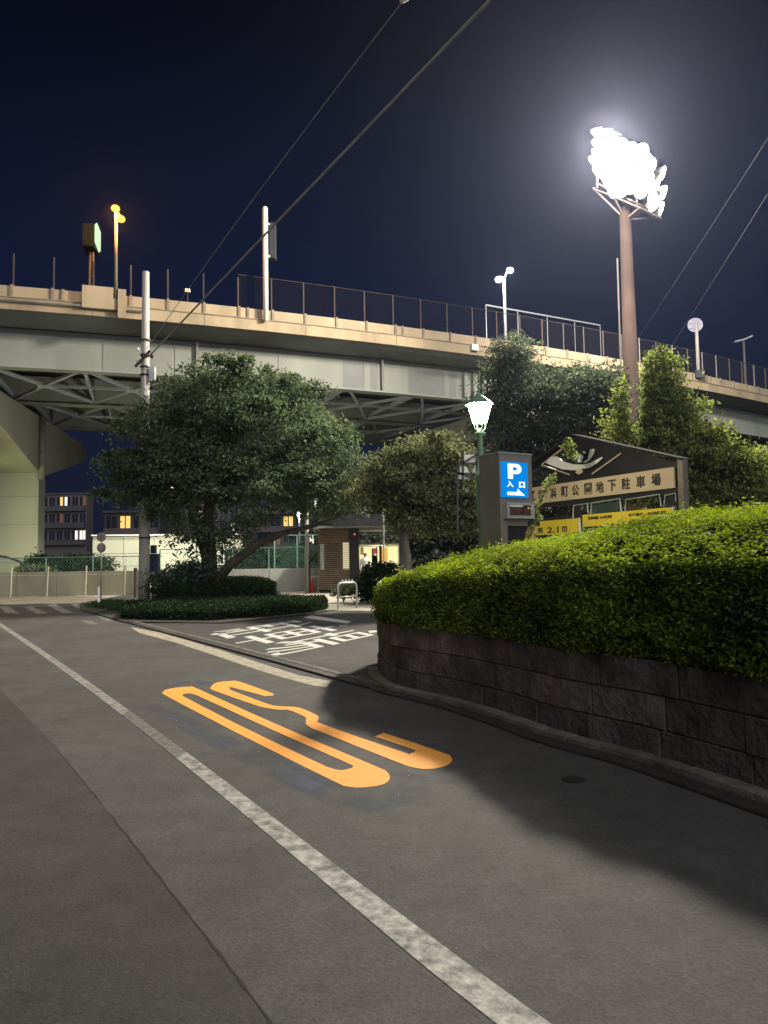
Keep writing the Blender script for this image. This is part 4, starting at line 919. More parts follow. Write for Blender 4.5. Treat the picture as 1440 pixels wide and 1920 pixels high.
def fence(name, label, a, b, z0, h, sp_, mt, rails=(1.0,), r=.035, mesh=True, group=None):
    a = Vector((a[0], a[1], z0)); b = Vector((b[0], b[1], z0)); t = thing(name, a.lerp(b, .5), label, 'fence', group); Ln_ = (b-a).length; d = (b-a)/Ln_; n = max(1, round(Ln_/sp_))
    for k in range(n+1):
        p = a+d*Ln_*k/n; MB().tube([p, p+Vector((0,0,h))], r, 7).build('post', mt, t)
    for f_ in rails: MB().tube([a+Vector((0,0,h*f_)), b+Vector((0,0,h*f_))], r*.7, 6).build('rail', mt, t)
    if mesh:
        mb = MB(); m_ = int(Ln_/.16)
        for k in range(m_):
            for s_ in (1, -1):
                x0 = Ln_*k/m_; x1 = x0+s_*h*.8
                p0 = a+d*x0; p1 = a+d*min(max(x1, 0), Ln_); f2 = abs((min(max(x1, 0), Ln_)-x0)/(h*.8)); mb.bar(p0, p1+Vector((0,0,h*f2)), .007, .007)
        o = mb.build('wire_mesh', mt, t); o['kind'] = 'stuff'
    return t
Xp = lambda px, Y: P(px, 1060, Y).x
fence('wall_fence', 'green wire fence standing behind the old retaining wall', (Xp(-90,39), 39), (Xp(262,39), 39), 0, 2.0, 2.3, M['greenf'], (1.0,))
fence('wall_fence', 'green fence with pale posts on the concrete wall behind the big tree', (Xp(300,39.6), 39.6), (Xp(640,39.6), 39.6), 1.0, 1.35, 1.9, M['greenf'], (1.0,.0))
fence('tall_fence', 'taller green framed fence just left of the hut', (Xp(515,44), 44), (Xp(600,44), 44), 1.0, 2.15, 1.3, M['greenf'], (1.0,))
fence('handrail_fence', 'two-rail metal handrail in front of the cream wall', (Xp(178,43), 43), (Xp(420,43), 43), 1.1, 1.1, 1.7, M['metal'], (1.0,.35), mesh=False)
t = thing('post_row', (Xp(120,37.4), 37.4, 0), 'row of thin pale posts and wire in front of the old retaining wall', 'fence')
for x in (-60, 20, 88, 160, 233): MB().tube([(Xp(x,37.4), 37.4, 0), (Xp(x,37.4)+.06, 37.4, 1.55)], .045, 7).build('post', M['concd'], t)
for z in (1.1,): MB().tube([(Xp(-60,37.4), 37.4, z), (Xp(233,37.4), 37.4, z)], .012, 5).build('wire', M['metal'], t)
# cream panel wall (lit from a lamp)
cw = wallrun('cream_wall', 'long cream panelled wall glowing in lamp light behind the utility pole', (Xp(173,46), 46), (Xp(455,48), 48), 3.35, .3, M['creamw'], 1.9)
MB().bar((Xp(172,46), 45.9, 3.4), (Xp(456,48), 47.9, 3.4), .3, .08).build('coping', M['whitep'], cw)
# bank of shrubs behind the fences
def bush(name, label, base, blobs, n, leaf, lm, clump=.2, per=30, asp=.6):
    t = thing(name, base, label, 'bush'); MB().tube([base, Vector(base)+Vector((.02,0,.35))], [.05,.03], 6).build('stem', M['bark'], t)
    c, tn = blobs_leaves(blobs, n, clump, per, .35); c[:,2] = np.maximum(c[:,2], .02)
    fast_mesh('foliage', leaf_quads(c, leaf, asp, .3), 4, lm, t, attr=tn); return t
bush('bank_shrubs', 'dark green shrubs behind the fence right of the bridge pier', (Xp(120,43), 43, 0), [B(x, 1062, 43, 34, 20, 22) for x in (80,115,150,175)], 9000, .17, M['leaf_i'])
bush('bank_shrubs', 'grey green shrubs behind the pale wall left of the hut', (Xp(520,47), 47, 0), [B(x, 1045, 47, 40, 20, 26) for x in (450,500,550,600)], 9000, .17, M['leaf_i'])
bush('rubble_plants', 'scrubby plants on the retaining wall beside the pier foot', (Xp(60,41), 41, 0), [B(x, 1068, 41, 14, 10, 8) for x in (48,66,84)], 1400, .14, M['leaf_m'])
t = thing('leaning_tarp', (Xp(20,40), 40, 1.2), 'dark curved pipe arching over the wall at the left edge', 'pipe')
MB().tube([P(-20,1040,40), P(10,1044,40), P(35,1052,40), P(60,1072,40)], .06, 7).build('pipe', M['dark'], t)
# bank ground block
o = MB().box((-8, 62, .45), (80, 28, .9)).build('raised_ground', M['ground'], None, loc=(-8,62,0)); o['kind'] = 'structure'

# round signs seen from behind
rp = G(188, 1135); t = thing('sign_post', (rp.x, 33.5, 0), 'pair of round road signs seen from behind on one thin post', 'road sign')
RY = 33.5; rx = P(190, 1030, RY).x
MB().tube([(rx, RY, 0), (rx, RY, P(190,998,RY).z)], .03, 8).build('post', M['pipe'], t, True)
for y in (1007, 1027): MB().lathe(P(190, y, RY-.06), [(.22,0),(.22,.012)], 20, (.1,1,0)).build('disc', mat('sign_back_grey', (.24,.22,.19), .6), t)
# white bollard
wb = G(185, 1137); t = thing('bollard', wb, 'thin white bollard at the end of the crosswalk', 'bollard')
MB().lathe(wb, [(.11,0),(.11,.03),(.05,.05),(.05,.72),(.03,.76)], 12).build('post', M['whitep'], t, True)
# rusty post, navy cabinet
rb = G(254, 1122); t = thing('rusty_post', rb, 'short rusty post left of the utility pole', 'post')
MB().lathe(rb, [(.075,0),(.07,1.28),(.1,1.3),(.09,1.4),(.03,1.43)], 8).build('post', M['rust'], t)
nb = G(290, 1132); t = thing('control_cabinet', nb, 'narrow dark navy cabinet standing right of the utility pole', 'cabinet')
MB().box((nb.x, nb.y, 1.45), (.34,.3,1.1)).build('case', M['navy'], t); MB().box((nb.x-.05, nb.y, 2.18), (.2,.2,.34)).build('top_box', M['navy'], t)
MB().box((nb.x-.05, nb.y-.1, .45), (.06,.06,.9)).build('leg', M['metal'], t); MB().box((nb.x+.1, nb.y, .45), (.08,.2,.88)).build('leg', M['black'], t)
MB().box((nb.x-.06, nb.y-.155, 1.1), (.2,.006,.35)).build('notice', M['concl'], t)
bb = G(238, 1112); t = thing('litter_bag', bb, 'small dark heap of bags on the pavement by the old wall', 'bag')
MB().lathe((bb.x, bb.y, .03), [(.25,0),(.3,.12),(.22,.25),(.05,.33)], 9).build('bag', M['black'], t, True); MB().lathe((bb.x-.35, bb.y-.1, .03), [(.14,0),(.16,.1),(.08,.2)], 8).build('bag', M['whitep'], t, True)

# apartment blocks
def block(name, label, px0, px1, pyt, Y, dep, storeys, bays, lit, mt, pyb=1062, lm=None):
    x0, x1 = P(px0, 1000, Y).x, P(px1, 1000, Y).x; zt_ = P(px0, pyt, Y).z; t = thing(name, ((x0+x1)/2, Y, 0), label, 'building')
    MB().box(((x0+x1)/2, Y+dep/2, zt_/2), (x1-x0, dep, zt_)).build('walls', mt, t)
    MB().box(((x0+x1)/2, Y+dep/2, zt_+.15), (x1-x0+.5, dep+.5, .3)).build('roof', M['roof'], t)
    bw = (x1-x0)/bays; sh = 3.0; n = int(zt_/sh)
    for r_ in range(n):
        z = zt_-sh*(r_+1)+.2
        if z < 2.5: break
        MB().box(((x0+x1)/2, Y-.35, z+.3), (x1-x0-.2, .7, .95)).build('balcony', M['apart2'] if mt is M['apart'] else M['apart'], t)
        for k in range(bays):
            for q in (.3, .7):
                m_ = lit.get((r_, k, q), M['winoff']); MB().box((x0+bw*(k+q), Y-.04, z+1.55), (bw*.3, .08, 1.6)).build('window', m_, t)
    return t
W_, O2, D2 = M['e_winw'], M['e_win'], M['e_window_dim']
block('apartment_block', 'distant apartment block with a few lit windows right of the pier', 76, 162, 928, 130, 3, 6, 6, {(0,2,.7):O2,(0,3,.3):W_,(1,2,.7):D2,(2,5,.3):W_,(2,5,.7):W_,(2,4,.7):W_,(4,4,.3):W_,(4,5,.7):D2,(4,5,.3):D2,(0,5,.7):D2}, M['apart'])
block('apartment_block', 'dim grey house with two orange windows above the cream wall', 196, 300, 962, 95, 10, 3, 4, {(0,1,.3):O2,(0,1,.7):O2}, M['apart2'])
block('apartment_block', 'taller pale block hidden behind the broad tree', 310, 470, 870, 150, 12, 8, 8, {(1,0,.7):W_,(2,1,.3):W_,(2,5,.7):W_,(3,3,.3):W_,(3,3,.7):W_,(4,6,.3):W_,(1,5,.7):W_}, M['apart'])
block('apartment_block', 'low block with scattered lights between the tree and the hut', 480, 650, 930, 120, 10, 5, 7, {(1,2,.3):O2,(1,2,.7):O2,(2,4,.3):W_,(1,6,.3):W_,(0,4,.7):W_,(2,1,.7):D2}, M['apart2'])
# street lamp seen glowing through the tree
def street_lamp(px, py, Y, label, en, col, e_, r=.14, zb=0):
    q = P(px, py, Y); t = thing('street_lamp', (q.x, Y+.3, zb), label, 'street lamp')
    MB().tube([(q.x, Y+.3, zb), (q.x, Y+.3, q.z+.25), (q.x, Y+.1, q.z+.3)], [.07,.05,.04], 8).build('pole', M['metal'], t, True)
    MB().lathe((q.x, Y, q.z+.14), [(.24,0),(.2,.08),(.06,.14)], 12).build('shade', M['metal'], t); lampglobe('lamp_globe', q, r, e_, t)
    plight('lamp_bulb', (q.x, Y-.02, q.z-r-.12), en, col, .1, t)
street_lamp(391, 950, 41.5, 'white street lamp glowing through the lower branches of the broad tree', 2200, (1,.97,.86), M['e_white'])
street_lamp(-110, 1005, 46, 'yellowish street lamp left of the picture lighting the bridge pier', 1500, (.93,1,.48), M['e_white'])
street_lamp(560, 966, 48, 'small white street lamp behind the low block of lights', 300, (1,1,1), M['e_white'], .09)
q = P(718, 921, 34); t = thing('distant_lamp', (q.x, 34, 0), 'small white lamp shining between the two trees', 'lamp'); MB().tube([(q.x, 34.1, 0), (q.x, 34.1, q.z)], .04, 6).build('pole', M['metal'], t); lampglobe('lamp_globe', q, .09, M['e_white'], t)
# slender pole with clamps
q = P(575, 940, 36.5); g_ = (q.x, 36.5, 0); t = thing('slim_pole', g_, 'slim pale pole with clamps left of the hut', 'pole')
MB().tube([(q.x, 36.5, 0), (q.x, 36.5, 5.2)], [.10,.08], 10).build('shaft', M['polec'], t, True); MB().tube([(q.x+.12, 36.45, 0), (q.x+.12, 36.45, 1.9)], .05, 6).build('conduit', M['dark'], t)
for z in (3.3, 3.7, 4.1): MB().lathe((q.x, 36.5, z), [(.12,0),(.13,.04),(.12,.08)], 10).build('band', M['dark'], t)
# white barrier, cone, small sign
a = G(533, 1104); b = G(571, 1104); t = thing('white_barrier', a.lerp(b, .5), 'low white tubular barrier in front of the pale wall', 'barrier')
for x_ in (a.x, b.x): MB().tube([(x_, a.y, 0), (x_, a.y, .78)], .04, 8).build('leg', M['whitep'], t)
for z in (.2, .45, .78): MB().tube([(a.x, a.y, z), (b.x, a.y, z)], .04 if z > .7 else .025, 8).build('rail', M['whitep'], t)
a = G(578, 1110); b = P(598, 1085, a.y); t = thing('white_rail', (a.x, a.y+.6, 0), 'white rail between the slim pole and the hut', 'rail'); MB().bar((a.x, a.y+.6, .78), (b.x, a.y+.6, .78), .07, .10).build('rail', M['whitep'], t); MB().tube([(b.x-.1, a.y+.6, 0), (b.x-.1, a.y+.6, .76)], .04, 6).build('leg', M['whitep'], t)
c = G(585, 1112); t = thing('traffic_cone', c, 'dark red traffic cone beside the slim pole', 'cone')
MB().box((c.x, c.y, .05), (.42,.42,.05)).build('base', M['red'], t); MB().lathe((c.x, c.y, .075), [(.16,0),(.03,.66),(.02,.68)], 14).build('cone', M['red'], t, True)
c = G(486, 1098); t = thing('small_sign', c, 'small dark square sign on a post behind the round hedge', 'sign'); q = P(486, 1066, c.y)
MB().tube([(c.x, c.y, 0), (c.x, c.y, q.z)], .03, 6).build('post', M['dark'], t); MB().box((c.x, c.y-.05, q.z), (.34,.05,.40)).build('plate', mat('sign_dark_red', (.09,.03,.03), .5, var=.6, scale=3), t)

# ================================================================ HUT
HY = 36.8; hx0, hx1, hx2, hx3 = (P(x, 1050, HY).x for x in (597, 656, 674, 745)); hz = P(620, 990, HY).z
hut = thing('park_hut', ((hx0+hx3)/2, HY, 0), 'small park hut with wooden slat walls and a bright open doorway', 'hut')
MB().box(((hx0+hx1)/2, HY+2.6, hz/2), (hx1-hx0-.06, 5.0, hz)).build('wall', M['dark'], hut)
# corner slanting away at left
wx0, wx1 = P(643, 1050, HY).x, P(654.5, 1050, HY).x; wz0, wz1 = P(648, 1067, HY).z, P(648, 1017, HY).z
px0, px1 = P(601, 1050, HY).x, P(608, 1050, HY).x; pz0, pz1 = P(604, 1068, HY).z, P(604, 1020, HY).z
MB().box(((wx0+wx1)/2, HY+.04, (wz0+wz1)/2), (wx1-wx0, .04, wz1-wz0)).build('lit_window', emit('slat_window', (1,.86,.5), .95), hut)
MB().box(((px0+px1)/2, HY-.06, (pz0+pz1)/2), (px1-px0, .03, pz1-pz0)).build('notice_board', mat('notice_pale', (.42,.47,.40), .6), hut)
z = .22; 
while z < hz-.02:
    inw = wz0 < z < wz1
    th = .045 if inw else .062
    MB().box(((hx0+hx1)/2, HY-.02, z), (hx1-hx0, .04, th)).build('slat', M['wood'], hut); z += .1
MB().box(((hx1+hx2)/2, HY-.05, hz/2+.12), (hx2-hx1-.02, .3, hz-.1)).build('door_pillar', M['black'], hut)
MB().box(((hx1+hx2)/2+.02, HY-.22, 2.9), (.08,.03,.1)).build('red_lamp', emit('red_indicator', (1,.15,.1), .9), hut)
# room behind the doorway
ry = HY+3.2; oz = P(700, 1023, HY).z
MB().box(((hx2+hx3)/2, ry, oz/2), (hx3-hx2+.4, .05, oz)).build('room_wall', M['e_room'], hut)  # back wall emits, lamplight of the room put into its surface
MB().box((hx2-.1, HY+1.6, oz/2), (.06, 3.1, oz)).build('side_wall', M['creamw'], hut); MB().box((hx3+.1, HY+1.6, oz/2), (.06, 3.1, oz)).build('side_wall', M['creamw'], hut)
MB().box(((hx2+hx3)/2, HY+1.6, .035), (hx3-hx2+.3, 3.1, .03)).build('floor', M['pave'], hut)
MB().box(((hx2+hx3)/2, HY+1.6, oz+.05), (hx3-hx2+.4, 3.3, .06)).build('ceiling', M['creamw'], hut)
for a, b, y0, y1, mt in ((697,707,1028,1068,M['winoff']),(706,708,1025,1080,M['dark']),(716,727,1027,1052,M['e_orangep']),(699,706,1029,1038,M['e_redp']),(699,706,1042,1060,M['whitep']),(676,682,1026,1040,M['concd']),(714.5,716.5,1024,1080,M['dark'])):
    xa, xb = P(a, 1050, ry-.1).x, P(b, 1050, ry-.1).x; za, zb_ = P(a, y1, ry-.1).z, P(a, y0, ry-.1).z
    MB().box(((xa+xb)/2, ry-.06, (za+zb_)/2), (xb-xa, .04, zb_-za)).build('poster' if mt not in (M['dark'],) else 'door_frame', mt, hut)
MB().box((hx3+.35, HY, hz/2), (.5, .3, hz)).build('end_pillar', M['dark'], hut)
MB().box(((hx0+hx3)/2+.9, HY+1.6, hz+.32), (hx3-hx0+1.2-1.0, 5.2, .55)).build('eaves', M['roof'], hut)
MB().box(((hx0+hx3)/2, HY+2.4, hz+.03), (hx3-hx0+.5, 6.0, .10)).build('roof', M['metal'], hut)
plight('room_bulb', ((hx2+hx3)/2, HY+1.6, oz-.35), 60, (1,.86,.55), .25, hut)
# second frame posts
for px in (713,): MB().box((P(px,1050,HY).x, HY+.02, oz/2), (.10,.08,oz)).build('door_post', M['black'], hut)

# person: one skinned body
pb = P(685, 1060, HY-1.1); pbx, pby = pb.x, pb.y
per = thing('person', (pbx, pby, .02), 'person in a white shirt seen from behind at the hut doorway', 'person')
def bake(o):
    dg = bpy.context.evaluated_depsgraph_get(); dg.update(); me = bpy.data.meshes.new_from_object(o.evaluated_get(dg)); o.modifiers.clear(); o.data = me; return me
import bmesh
def body_skin():
    me = bpy.data.meshes.new('b'); bm = bmesh.new(); lay = bm.verts.layers.skin.verify()
    V = [(0,0,.92),(0,0,1.12),(0,0,1.32),(0,0,1.44),(0,0,1.52),(0,-.01,1.60),(0,-.01,1.70),
        (.17,0,1.38),(.22,.02,1.12),(.24,-.10,.92),(.24,-.14,.84), (-.17,0,1.38),(-.22,.02,1.12),(-.22,-.12,.96),(-.21,-.20,.92),
        (.09,0,.86),(.10,-.01,.48),(.11,.01,.08),(.11,-.12,.04),(-.09,0,.86),(-.10,-.01,.48),(-.11,.01,.08),(-.11,-.12,.04)]
    Ed = [(0,1),(1,2),(2,3),(3,4),(4,5),(5,6),(3,7),(7,8),(8,9),(9,10),(3,11),(11,12),(12,13),(13,14),(0,15),(15,16),(16,17),(17,18),(0,19),(19,20),(20,21),(21,22)]
    Rr = [.13,.12,.14,.10,.05,.085,.085,.06,.045,.033,.035,.06,.045,.033,.035,.085,.055,.038,.035,.085,.055,.038,.035]
    vs = [bm.verts.new(v) for v in V]
    for i, v_ in enumerate(vs): v_[lay].radius = (Rr[i]*(1.3 if i in (1,2) else 1), Rr[i]); v_[lay].use_root = (i == 0)
    for a, b in Ed: bm.edges.new((vs[a], vs[b]))
    bm.to_mesh(me); bm.free(); o = link('body', me, per); o.modifiers.new('skin', 'SKIN'); s_ = o.modifiers.new('sub', 'SUBSURF'); s_.levels = s_.render_levels = 1
    nm = bake(o); nm.materials.clear()
    for m_ in (M['skin'], M['shirt'], M['trousers'], M['hair']): nm.materials.append(m_)
    for p_ in nm.polygons:
        c = p_.center; p_.use_smooth = True
        p_.material_index = 3 if (c.z > 1.62 and c.y > -.07) or c.z > 1.72 or (c.z < .10) else 1 if (.93 < c.z < 1.5) else 2 if (c.z <= .93 and abs(c.x) < .2) else 0
    o.location = (0,0,0); return o
body_skin()
per.rotation_euler = (0,0,math.pi); per.scale = (1.08,)*3; per.location.z = .12
MB().box((0,0,0), (.4,.02,.3)).build('carried_bag', M['whitep'], per, org=(.0,-.28,-.85))

# hoop bollards
def hoop(px0, px1, py, label):
    a = G(px0, py); b = G(px1, py-3); t = thing('hoop_barrier', a.lerp(b, .5), label, 'barrier', None)
    d = (b-a); h = .88; rr = .14; u = d.normalized()
    pts = [a, a+Vector((0,0,h-rr))]+[a+u*(rr-rr*math.cos(k))+Vector((0,0,h-rr+rr*math.sin(k))) for k in (.5,1.0,1.57)]+[b-u*(rr-rr*math.cos(k))+Vector((0,0,h-rr+rr*math.sin(k))) for k in (1.57,1.0,.5)]+[b+Vector((0,0,h-rr)), b]
    MB().tube(pts, .032, 10).build('hoop', M['metal'], t, True); MB().tube([a+Vector((0,0,.42)), b+Vector((0,0,.42))], .022, 8).build('rail', M['metal'], t, True)
    for p in (a, b): MB().lathe(p, [(.06,0),(.06,.03)], 12).build('foot_flange', M['metal'], t)
    for k in range(4): MB().lathe(a.lerp(b, .25+.17*k)+Vector((0,0,h+.03)), [(.02,0),(.03,.03),(.01,.08)], 6).build('finial', M['whitep'], t)
hoop(634, 669, 1144, 'steel hoop barrier standing in the open beside the dark bush')
hoop(709, 744, 1140, 'steel hoop barrier half hidden behind the big hedge')

# ================================================================ ISLAND HEDGES, BUSHES, VERGE
def low_hedge(name, label, outline, h, n, leaf=.07, lm=None, zc0=.0):
    """clipped hedge over a ground outline (counter-clockwise), rounded top"""
    pts = np.array([p[:2] for p in outline]); c = pts.mean(0); base = Vector((c[0], c[1], 0)); t = thing(name, base, label, 'hedge')
    Pn = len(pts); seg = np.roll(pts, -1, 0)-pts; ln_ = np.hypot(*seg.T); k = rng.choice(Pn, n, p=ln_/ln_.sum()); f_ = rng.random(n)[:,None]
    q = pts[k]+seg[k]*f_; side = rng.random(n) < .45
    inn = np.where(side, 1.0, np.sqrt(rng.random(n)))[:,None]
    xy = c+(q-c)*inn; e_ = 1-inn[:,0]; ztop = h*(1-np.exp(-(e_+.06)*14))*1.0
    z = np.where(side, rng.random(n)*h*.8, h*(.75+.25*(1-np.exp(-e_*9))))
    p = np.c_[xy, z+zc0]+rng.normal(size=(n,3))*.035; p[:,2] += vnoise(p, 2.2, 3)*.03; p[:,2] = np.maximum(p[:,2], .02)
    tn = np.clip(.5+.3*vnoise(p, 2, 1)+rng.normal(size=n)*.2, 0, 1)
    o = fast_mesh('foliage', leaf_quads(p, leaf, .6, .3), 4, lm or M['leaf_i'], t, attr=tn); o['kind'] = 'stuff'
    mb = MB(); m_ = []
    for sc, zz_ in ((.96,.0),(.96,h*.66),(.88,h*.86),(.5,h*.93)): m_ += [(c[0]+(x-c[0])*sc, c[1]+(y-c[1])*sc, zz_) for x, y in pts]
    mb.v = m_; mb.f = [(i*Pn+j, i*Pn+(j+1) % Pn, (i+1)*Pn+(j+1) % Pn, (i+1)*Pn+j) for i in range(3) for j in range(Pn)]+[tuple(3*Pn+j for j in range(Pn))]
    mb.build('dark_core', M['core'], t); return t  # dark core added under the leaves, blocks the view through
low_hedge('low_hedge', 'long low clipped hedge edging the entrance road', [G(232,1162),G(300,1164),G(400,1165),G(500,1158),G(585,1150),G(612,1142),G(604,1134),G(520,1136),G(400,1142),G(300,1143),G(240,1146)], .38, 24000, .075)
low_hedge('round_hedge', 'rounded clipped hedge behind the low one under the broad tree', [G(300,1140),G(380,1141),G(470,1138),G(512,1131),G(516,1124),G(480,1117),G(400,1114),G(320,1118),G(296,1128)], .92, 20000, .085)
n = 5000; gp = np.array([G(225,1150)[:], G(300,1135)[:], G(200,1128)[:], G(150,1140)[:]]); wgt = rng.dirichlet((1,1,1,1), n); gc = wgt @ gp; gc[:,2] = rng.random(n)*.16+.02
o = fast_mesh('verge_grass', leaf_quads(gc, .14, .16, 0), 4, M['grass'], None, loc=(float(gc[:,0].mean()), float(gc[:,1].mean()), 0), attr=rng.random(n)); tag(o, 'weedy grass verge around the utility pole foot', 'grass', kind='stuff')
flat('verge_soil', [tuple(G(*p).to_2d()) for p in ((232,1168),(420,1170),(560,1156),(618,1146),(560,1139),(520,1108),(280,1108),(150,1132),(150,1144))], M['soil'], .035)
bush('shrub', 'spiky dark shrub beside the navy cabinet under the tree', (P(345,1100,28.6).x, 28.6, 0), [B(330,1088,28.6,36,40,26), B(372,1072,28.6,34,40,24), B(312,1100,28.6,22,30,20)], 5200, .2, M['leaf_d'], .22, 20, .3)
bush('round_bush', 'round dark green bush in front of the hut doorway', G(700,1128), [B(705,1092,27.5,30,40,34), B(724,1078,27.5,22,30,26), B(690,1110,27.5,20,30,18)], 9000, .11, M['leaf_i'], .12)
bush('leafy_sprig', 'low leafy sprig at the foot of the hoop barrier', G(645,1122), [B(650,1108,28,20,12,14)], 700, .13, M['leaf_m'], .14, 20)

# ================================================================ TREES
TY = 29.0; tb = (P(395,1100,TY).x, TY, 0)
def pz(px, py, Y=TY): return P(px, py, Y)
t = tree('broad_tree', 'broad spreading tree with a leaning lower branch beside the utility pole', tb,
    [B(430,755,TY,120,120,62), B(340,810,TY-.5,110,110,70), B(520,800,TY,105,110,75), B(590,850,TY,85,90,55), B(655,895,TY,60,70,42), B(300,880,TY,90,100,48), B(400,880,TY-1,120,100,60), B(500,910,TY-.5,120,100,48), B(600,930,TY,90,80,38), B(255,920,TY,55,60,32), B(360,710,TY,50,50,TY), B(470,715,TY,80,50,24), B(560,735,TY,50,50,22), B(340,950,TY,70,60,32), B(230,875,TY,40,50,28)],
    74000, .155, M['leaf_l'], M['bark'], [tb, (tb[0]-.03, TY, .8), pz(393,1040), pz(388,980), pz(400,900)], [.42,.33,.28,.24,.18], clump=.27, per=34, shell=.45, gaps=[(391,950,15),(325,912,9),(322,928,7),(418,908,8),(440,966,7),(462,958,10),(525,997,11),(300,880,8),(560,905,7),(365,905,7),(495,940,9),(345,960,10),(585,940,8),(610,835,7),(250,905,8),(268,960,9),(480,700,8),(398,770,6),(460,985,12),(420,980,9)])
MB().tube([pz(400,1100,TY-.2), pz(430,1060,TY-.2), pz(480,1022,TY-.2), pz(530,1000,TY-.2), pz(590,985,TY-.2), pz(640,965,TY-.1)], [.22,.19,.16,.13,.09,.05], 9).build('branch', M['bark'], t, True)
MB().tube([pz(396,1080,TY), pz(375,1010,TY), pz(355,960,TY)], [.2,.14,.08], 8).build('branch', M['bark'], t, True)
c, tn = blobs_leaves([B(395,1010,TY-.2,55,50,40), B(455,985,TY-.2,60,50,28), B(350,1005,TY-.2,40,40,TY)], 2600, .28, 26, .2)
fast_mesh('lower_leaves', leaf_quads(c, .15, .55, .2), 4, M['leaf_l'], t, attr=tn)
mbx = P(765,1040,23.5); tree('small_tree', 'smaller tree with pale trunk between the hut and the park lamp', (mbx.x, 23.5, 0),
    [B(800,850,23.5,60,60,35), B(850,900,23.5,62,60,45), B(745,895,23.5,60,60,42), B(800,930,23.5,75,60,42), B(860,965,23.5,50,50,35), B(710,920,24,45,50,30), B(795,975,23.5,55,50,30), B(885,930,23.5,28,40,35)],
    30000, .14, M['leaf_m'], M['barkl'], [(mbx.x, 23.5, 0), (mbx.x, 23.5, 1.6), P(757,990,23.5), P(780,930,23.5)], [.13,.11,.09,.06], clump=.24, per=34, shell=.4)
t2 = P(775,1000,23.5); 
dk = P(955,1000,31); tree('dark_conifer', 'tall dark feathery conifer rising behind the park lamp', (dk.x, 31, 0),
    [B(955,655,31,38,40,30), B(960,700,31,55,50,45), B(950,760,31,65,60,50), B(965,820,31,70,60,45), B(960,880,31,75,60,45), B(960,940,31,70,60,45), B(1010,985,31,70,50,35)],
    30000, .20, M['leaf_d'], M['bark'], [(dk.x,31,0),(dk.x,31,4),(dk.x,31,8.5)], [.28,.2,.08], clump=.30, per=36, shell=.3, asp=.28, limbs=False)
dk = P(1080,1000,30); tree('dark_tree', 'dark tree mass behind the gabled sign board', (dk.x, 30, 0),
    [B(1060,735,30,70,60,45), B(1120,720,30,60,60,38), B(1040,800,30,65,60,48), B(1100,800,30,75,60,52), B(1160,780,30,50,60,55), B(1060,880,30,90,60,50), B(1140,870,30,90,60,50)],
    34000, .22, M['leaf_d'], M['bark'], [(dk.x,30,0),(dk.x,30,4),(dk.x,30,7)], [.3,.2,.12], clump=.33, per=34, shell=.3, asp=.35, gaps=[(1188, y, 14) for y in range(660, 790, 14)])
dk = P(1240,1000,24); tree('camphor_tree', 'tree with sunny yellow green leaf tips behind the right end of the sign board', (dk.x, 24, 0),
    [B(1238,690,24,26,30,40), B(1210,730,24,45,45,40), B(1255,770,24,55,50,42), B(1200,800,24,60,50,50), B(1290,830,24,60,60,45), B(1340,870,24,60,60,42), B(1250,880,24,80,60,45), B(1390,880,24,50,60,36), B(1320,930,24,90,60,32), B(1420,930,24,60,60,28), B(1170,890,24,45,50,50)],
    52000, .15, M['leaf_r'], M['bark'], [(dk.x,24,0),(dk.x,24,2.5),(dk.x-.2,24,5)], [.3,.22,.12], clump=.25, per=36, shell=.4, gaps=[(1188+(y-700)*.03, y, 15) for y in range(660, 800, 14)])

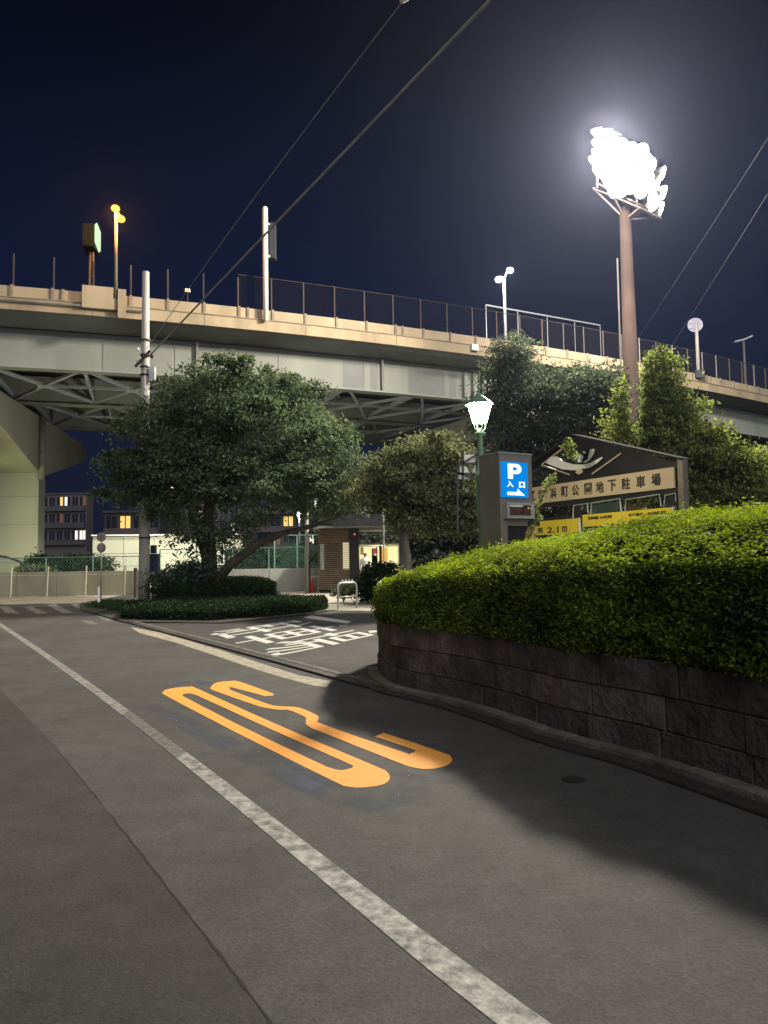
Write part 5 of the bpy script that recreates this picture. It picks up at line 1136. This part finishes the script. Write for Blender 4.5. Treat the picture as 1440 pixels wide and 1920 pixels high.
for k, (x, y, Y, rx, rz, lb) in enumerate(((700,960,58,90,70,'dim dark tree behind the hut'),(850,930,60,90,90,'dim dark tree far behind the small tree'),(1010,930,58,110,100,'dim dark tree far behind the parking pillar'),(1180,930,56,110,100,'dim dark tree far behind the sign board'),(1350,940,56,110,90,'dim dark tree far behind the right hedge end'),(1480,930,50,90,90,'dim dark tree at the right edge behind the hedge'))):
    g0 = P(x, 1000, Y); tree('background_tree', lb, (g0.x, Y, 0), [B(x, y, Y, rx, rx, rz), B(x-50, 1000, Y, 70, 70, 60), B(x+50, 1000, Y, 70, 70, 60)], 9000, .42, M['leaf_d'], M['bark'], [(g0.x, Y, 0), (g0.x, Y, 3.5)], [.3,.2], clump=.6, per=30, shell=.2, limbs=False, group='dark trees in the background')
block('dark_building', 'dark unlit building under the expressway behind the trees', 640, 1010, 862, 100, 12, 5, 8, {(4,5,.3):D2}, M['apart2'])

# lattice equipment with white panels behind the lamp
t = thing('equipment_frame', (P(885,860,21).x, 21, .5), 'dark lattice frame with white panels left of the parking pillar', 'frame')
def qp(pts, nm, mt, Y=21, th=.05): MB().poly([P(x, y, Y) for x, y in pts], (0,th,0)).build(nm, mt, t)
qp([(870,853),(890,852),(890,866),(871,868)], 'panel', M['whitep']); qp([(862,873),(874,874),(880,886),(862,886)], 'panel', M['whitep']); qp([(890,872),(903,871),(903,886),(886,886)], 'panel', M['whitep']); qp([(860,890),(884,893),(884,898),(858,898)], 'panel', M['whitep'])
for a, b in (((868,848),(868,905)),((894,848),(894,905)),((857,870),(905,868)),((857,888),(905,888)),((868,868),(894,852)),((860,886),(885,896)),((905,850),(905,1000)),((858,868),(858,1000))): MB().bar(P(*a,20.95), P(*b,20.95), .05, .05).build('strut', M['dark'], t)

# ================================================================ HAZE (added to imitate the glow round the lamps)
hz_ = MB().box((0, 60, 22), (320, 240, 46)).build('haze', M['haze'], None, loc=(0,60,0)); hz_['kind'] = 'stuff'
ht = M['haze']; ht.use_nodes = True; ht.node_tree.nodes.clear(); pvn = ht.node_tree.nodes.new('ShaderNodeVolumePrincipled'); on = ht.node_tree.nodes.new('ShaderNodeOutputMaterial')
pvn.inputs['Color'].default_value = (.62,.69,1,1); pvn.inputs['Density'].default_value = 1.4e-4; pvn.inputs['Anisotropy'].default_value = .78
ht.node_tree.links.new(pvn.outputs[0], on.inputs['Volume'])
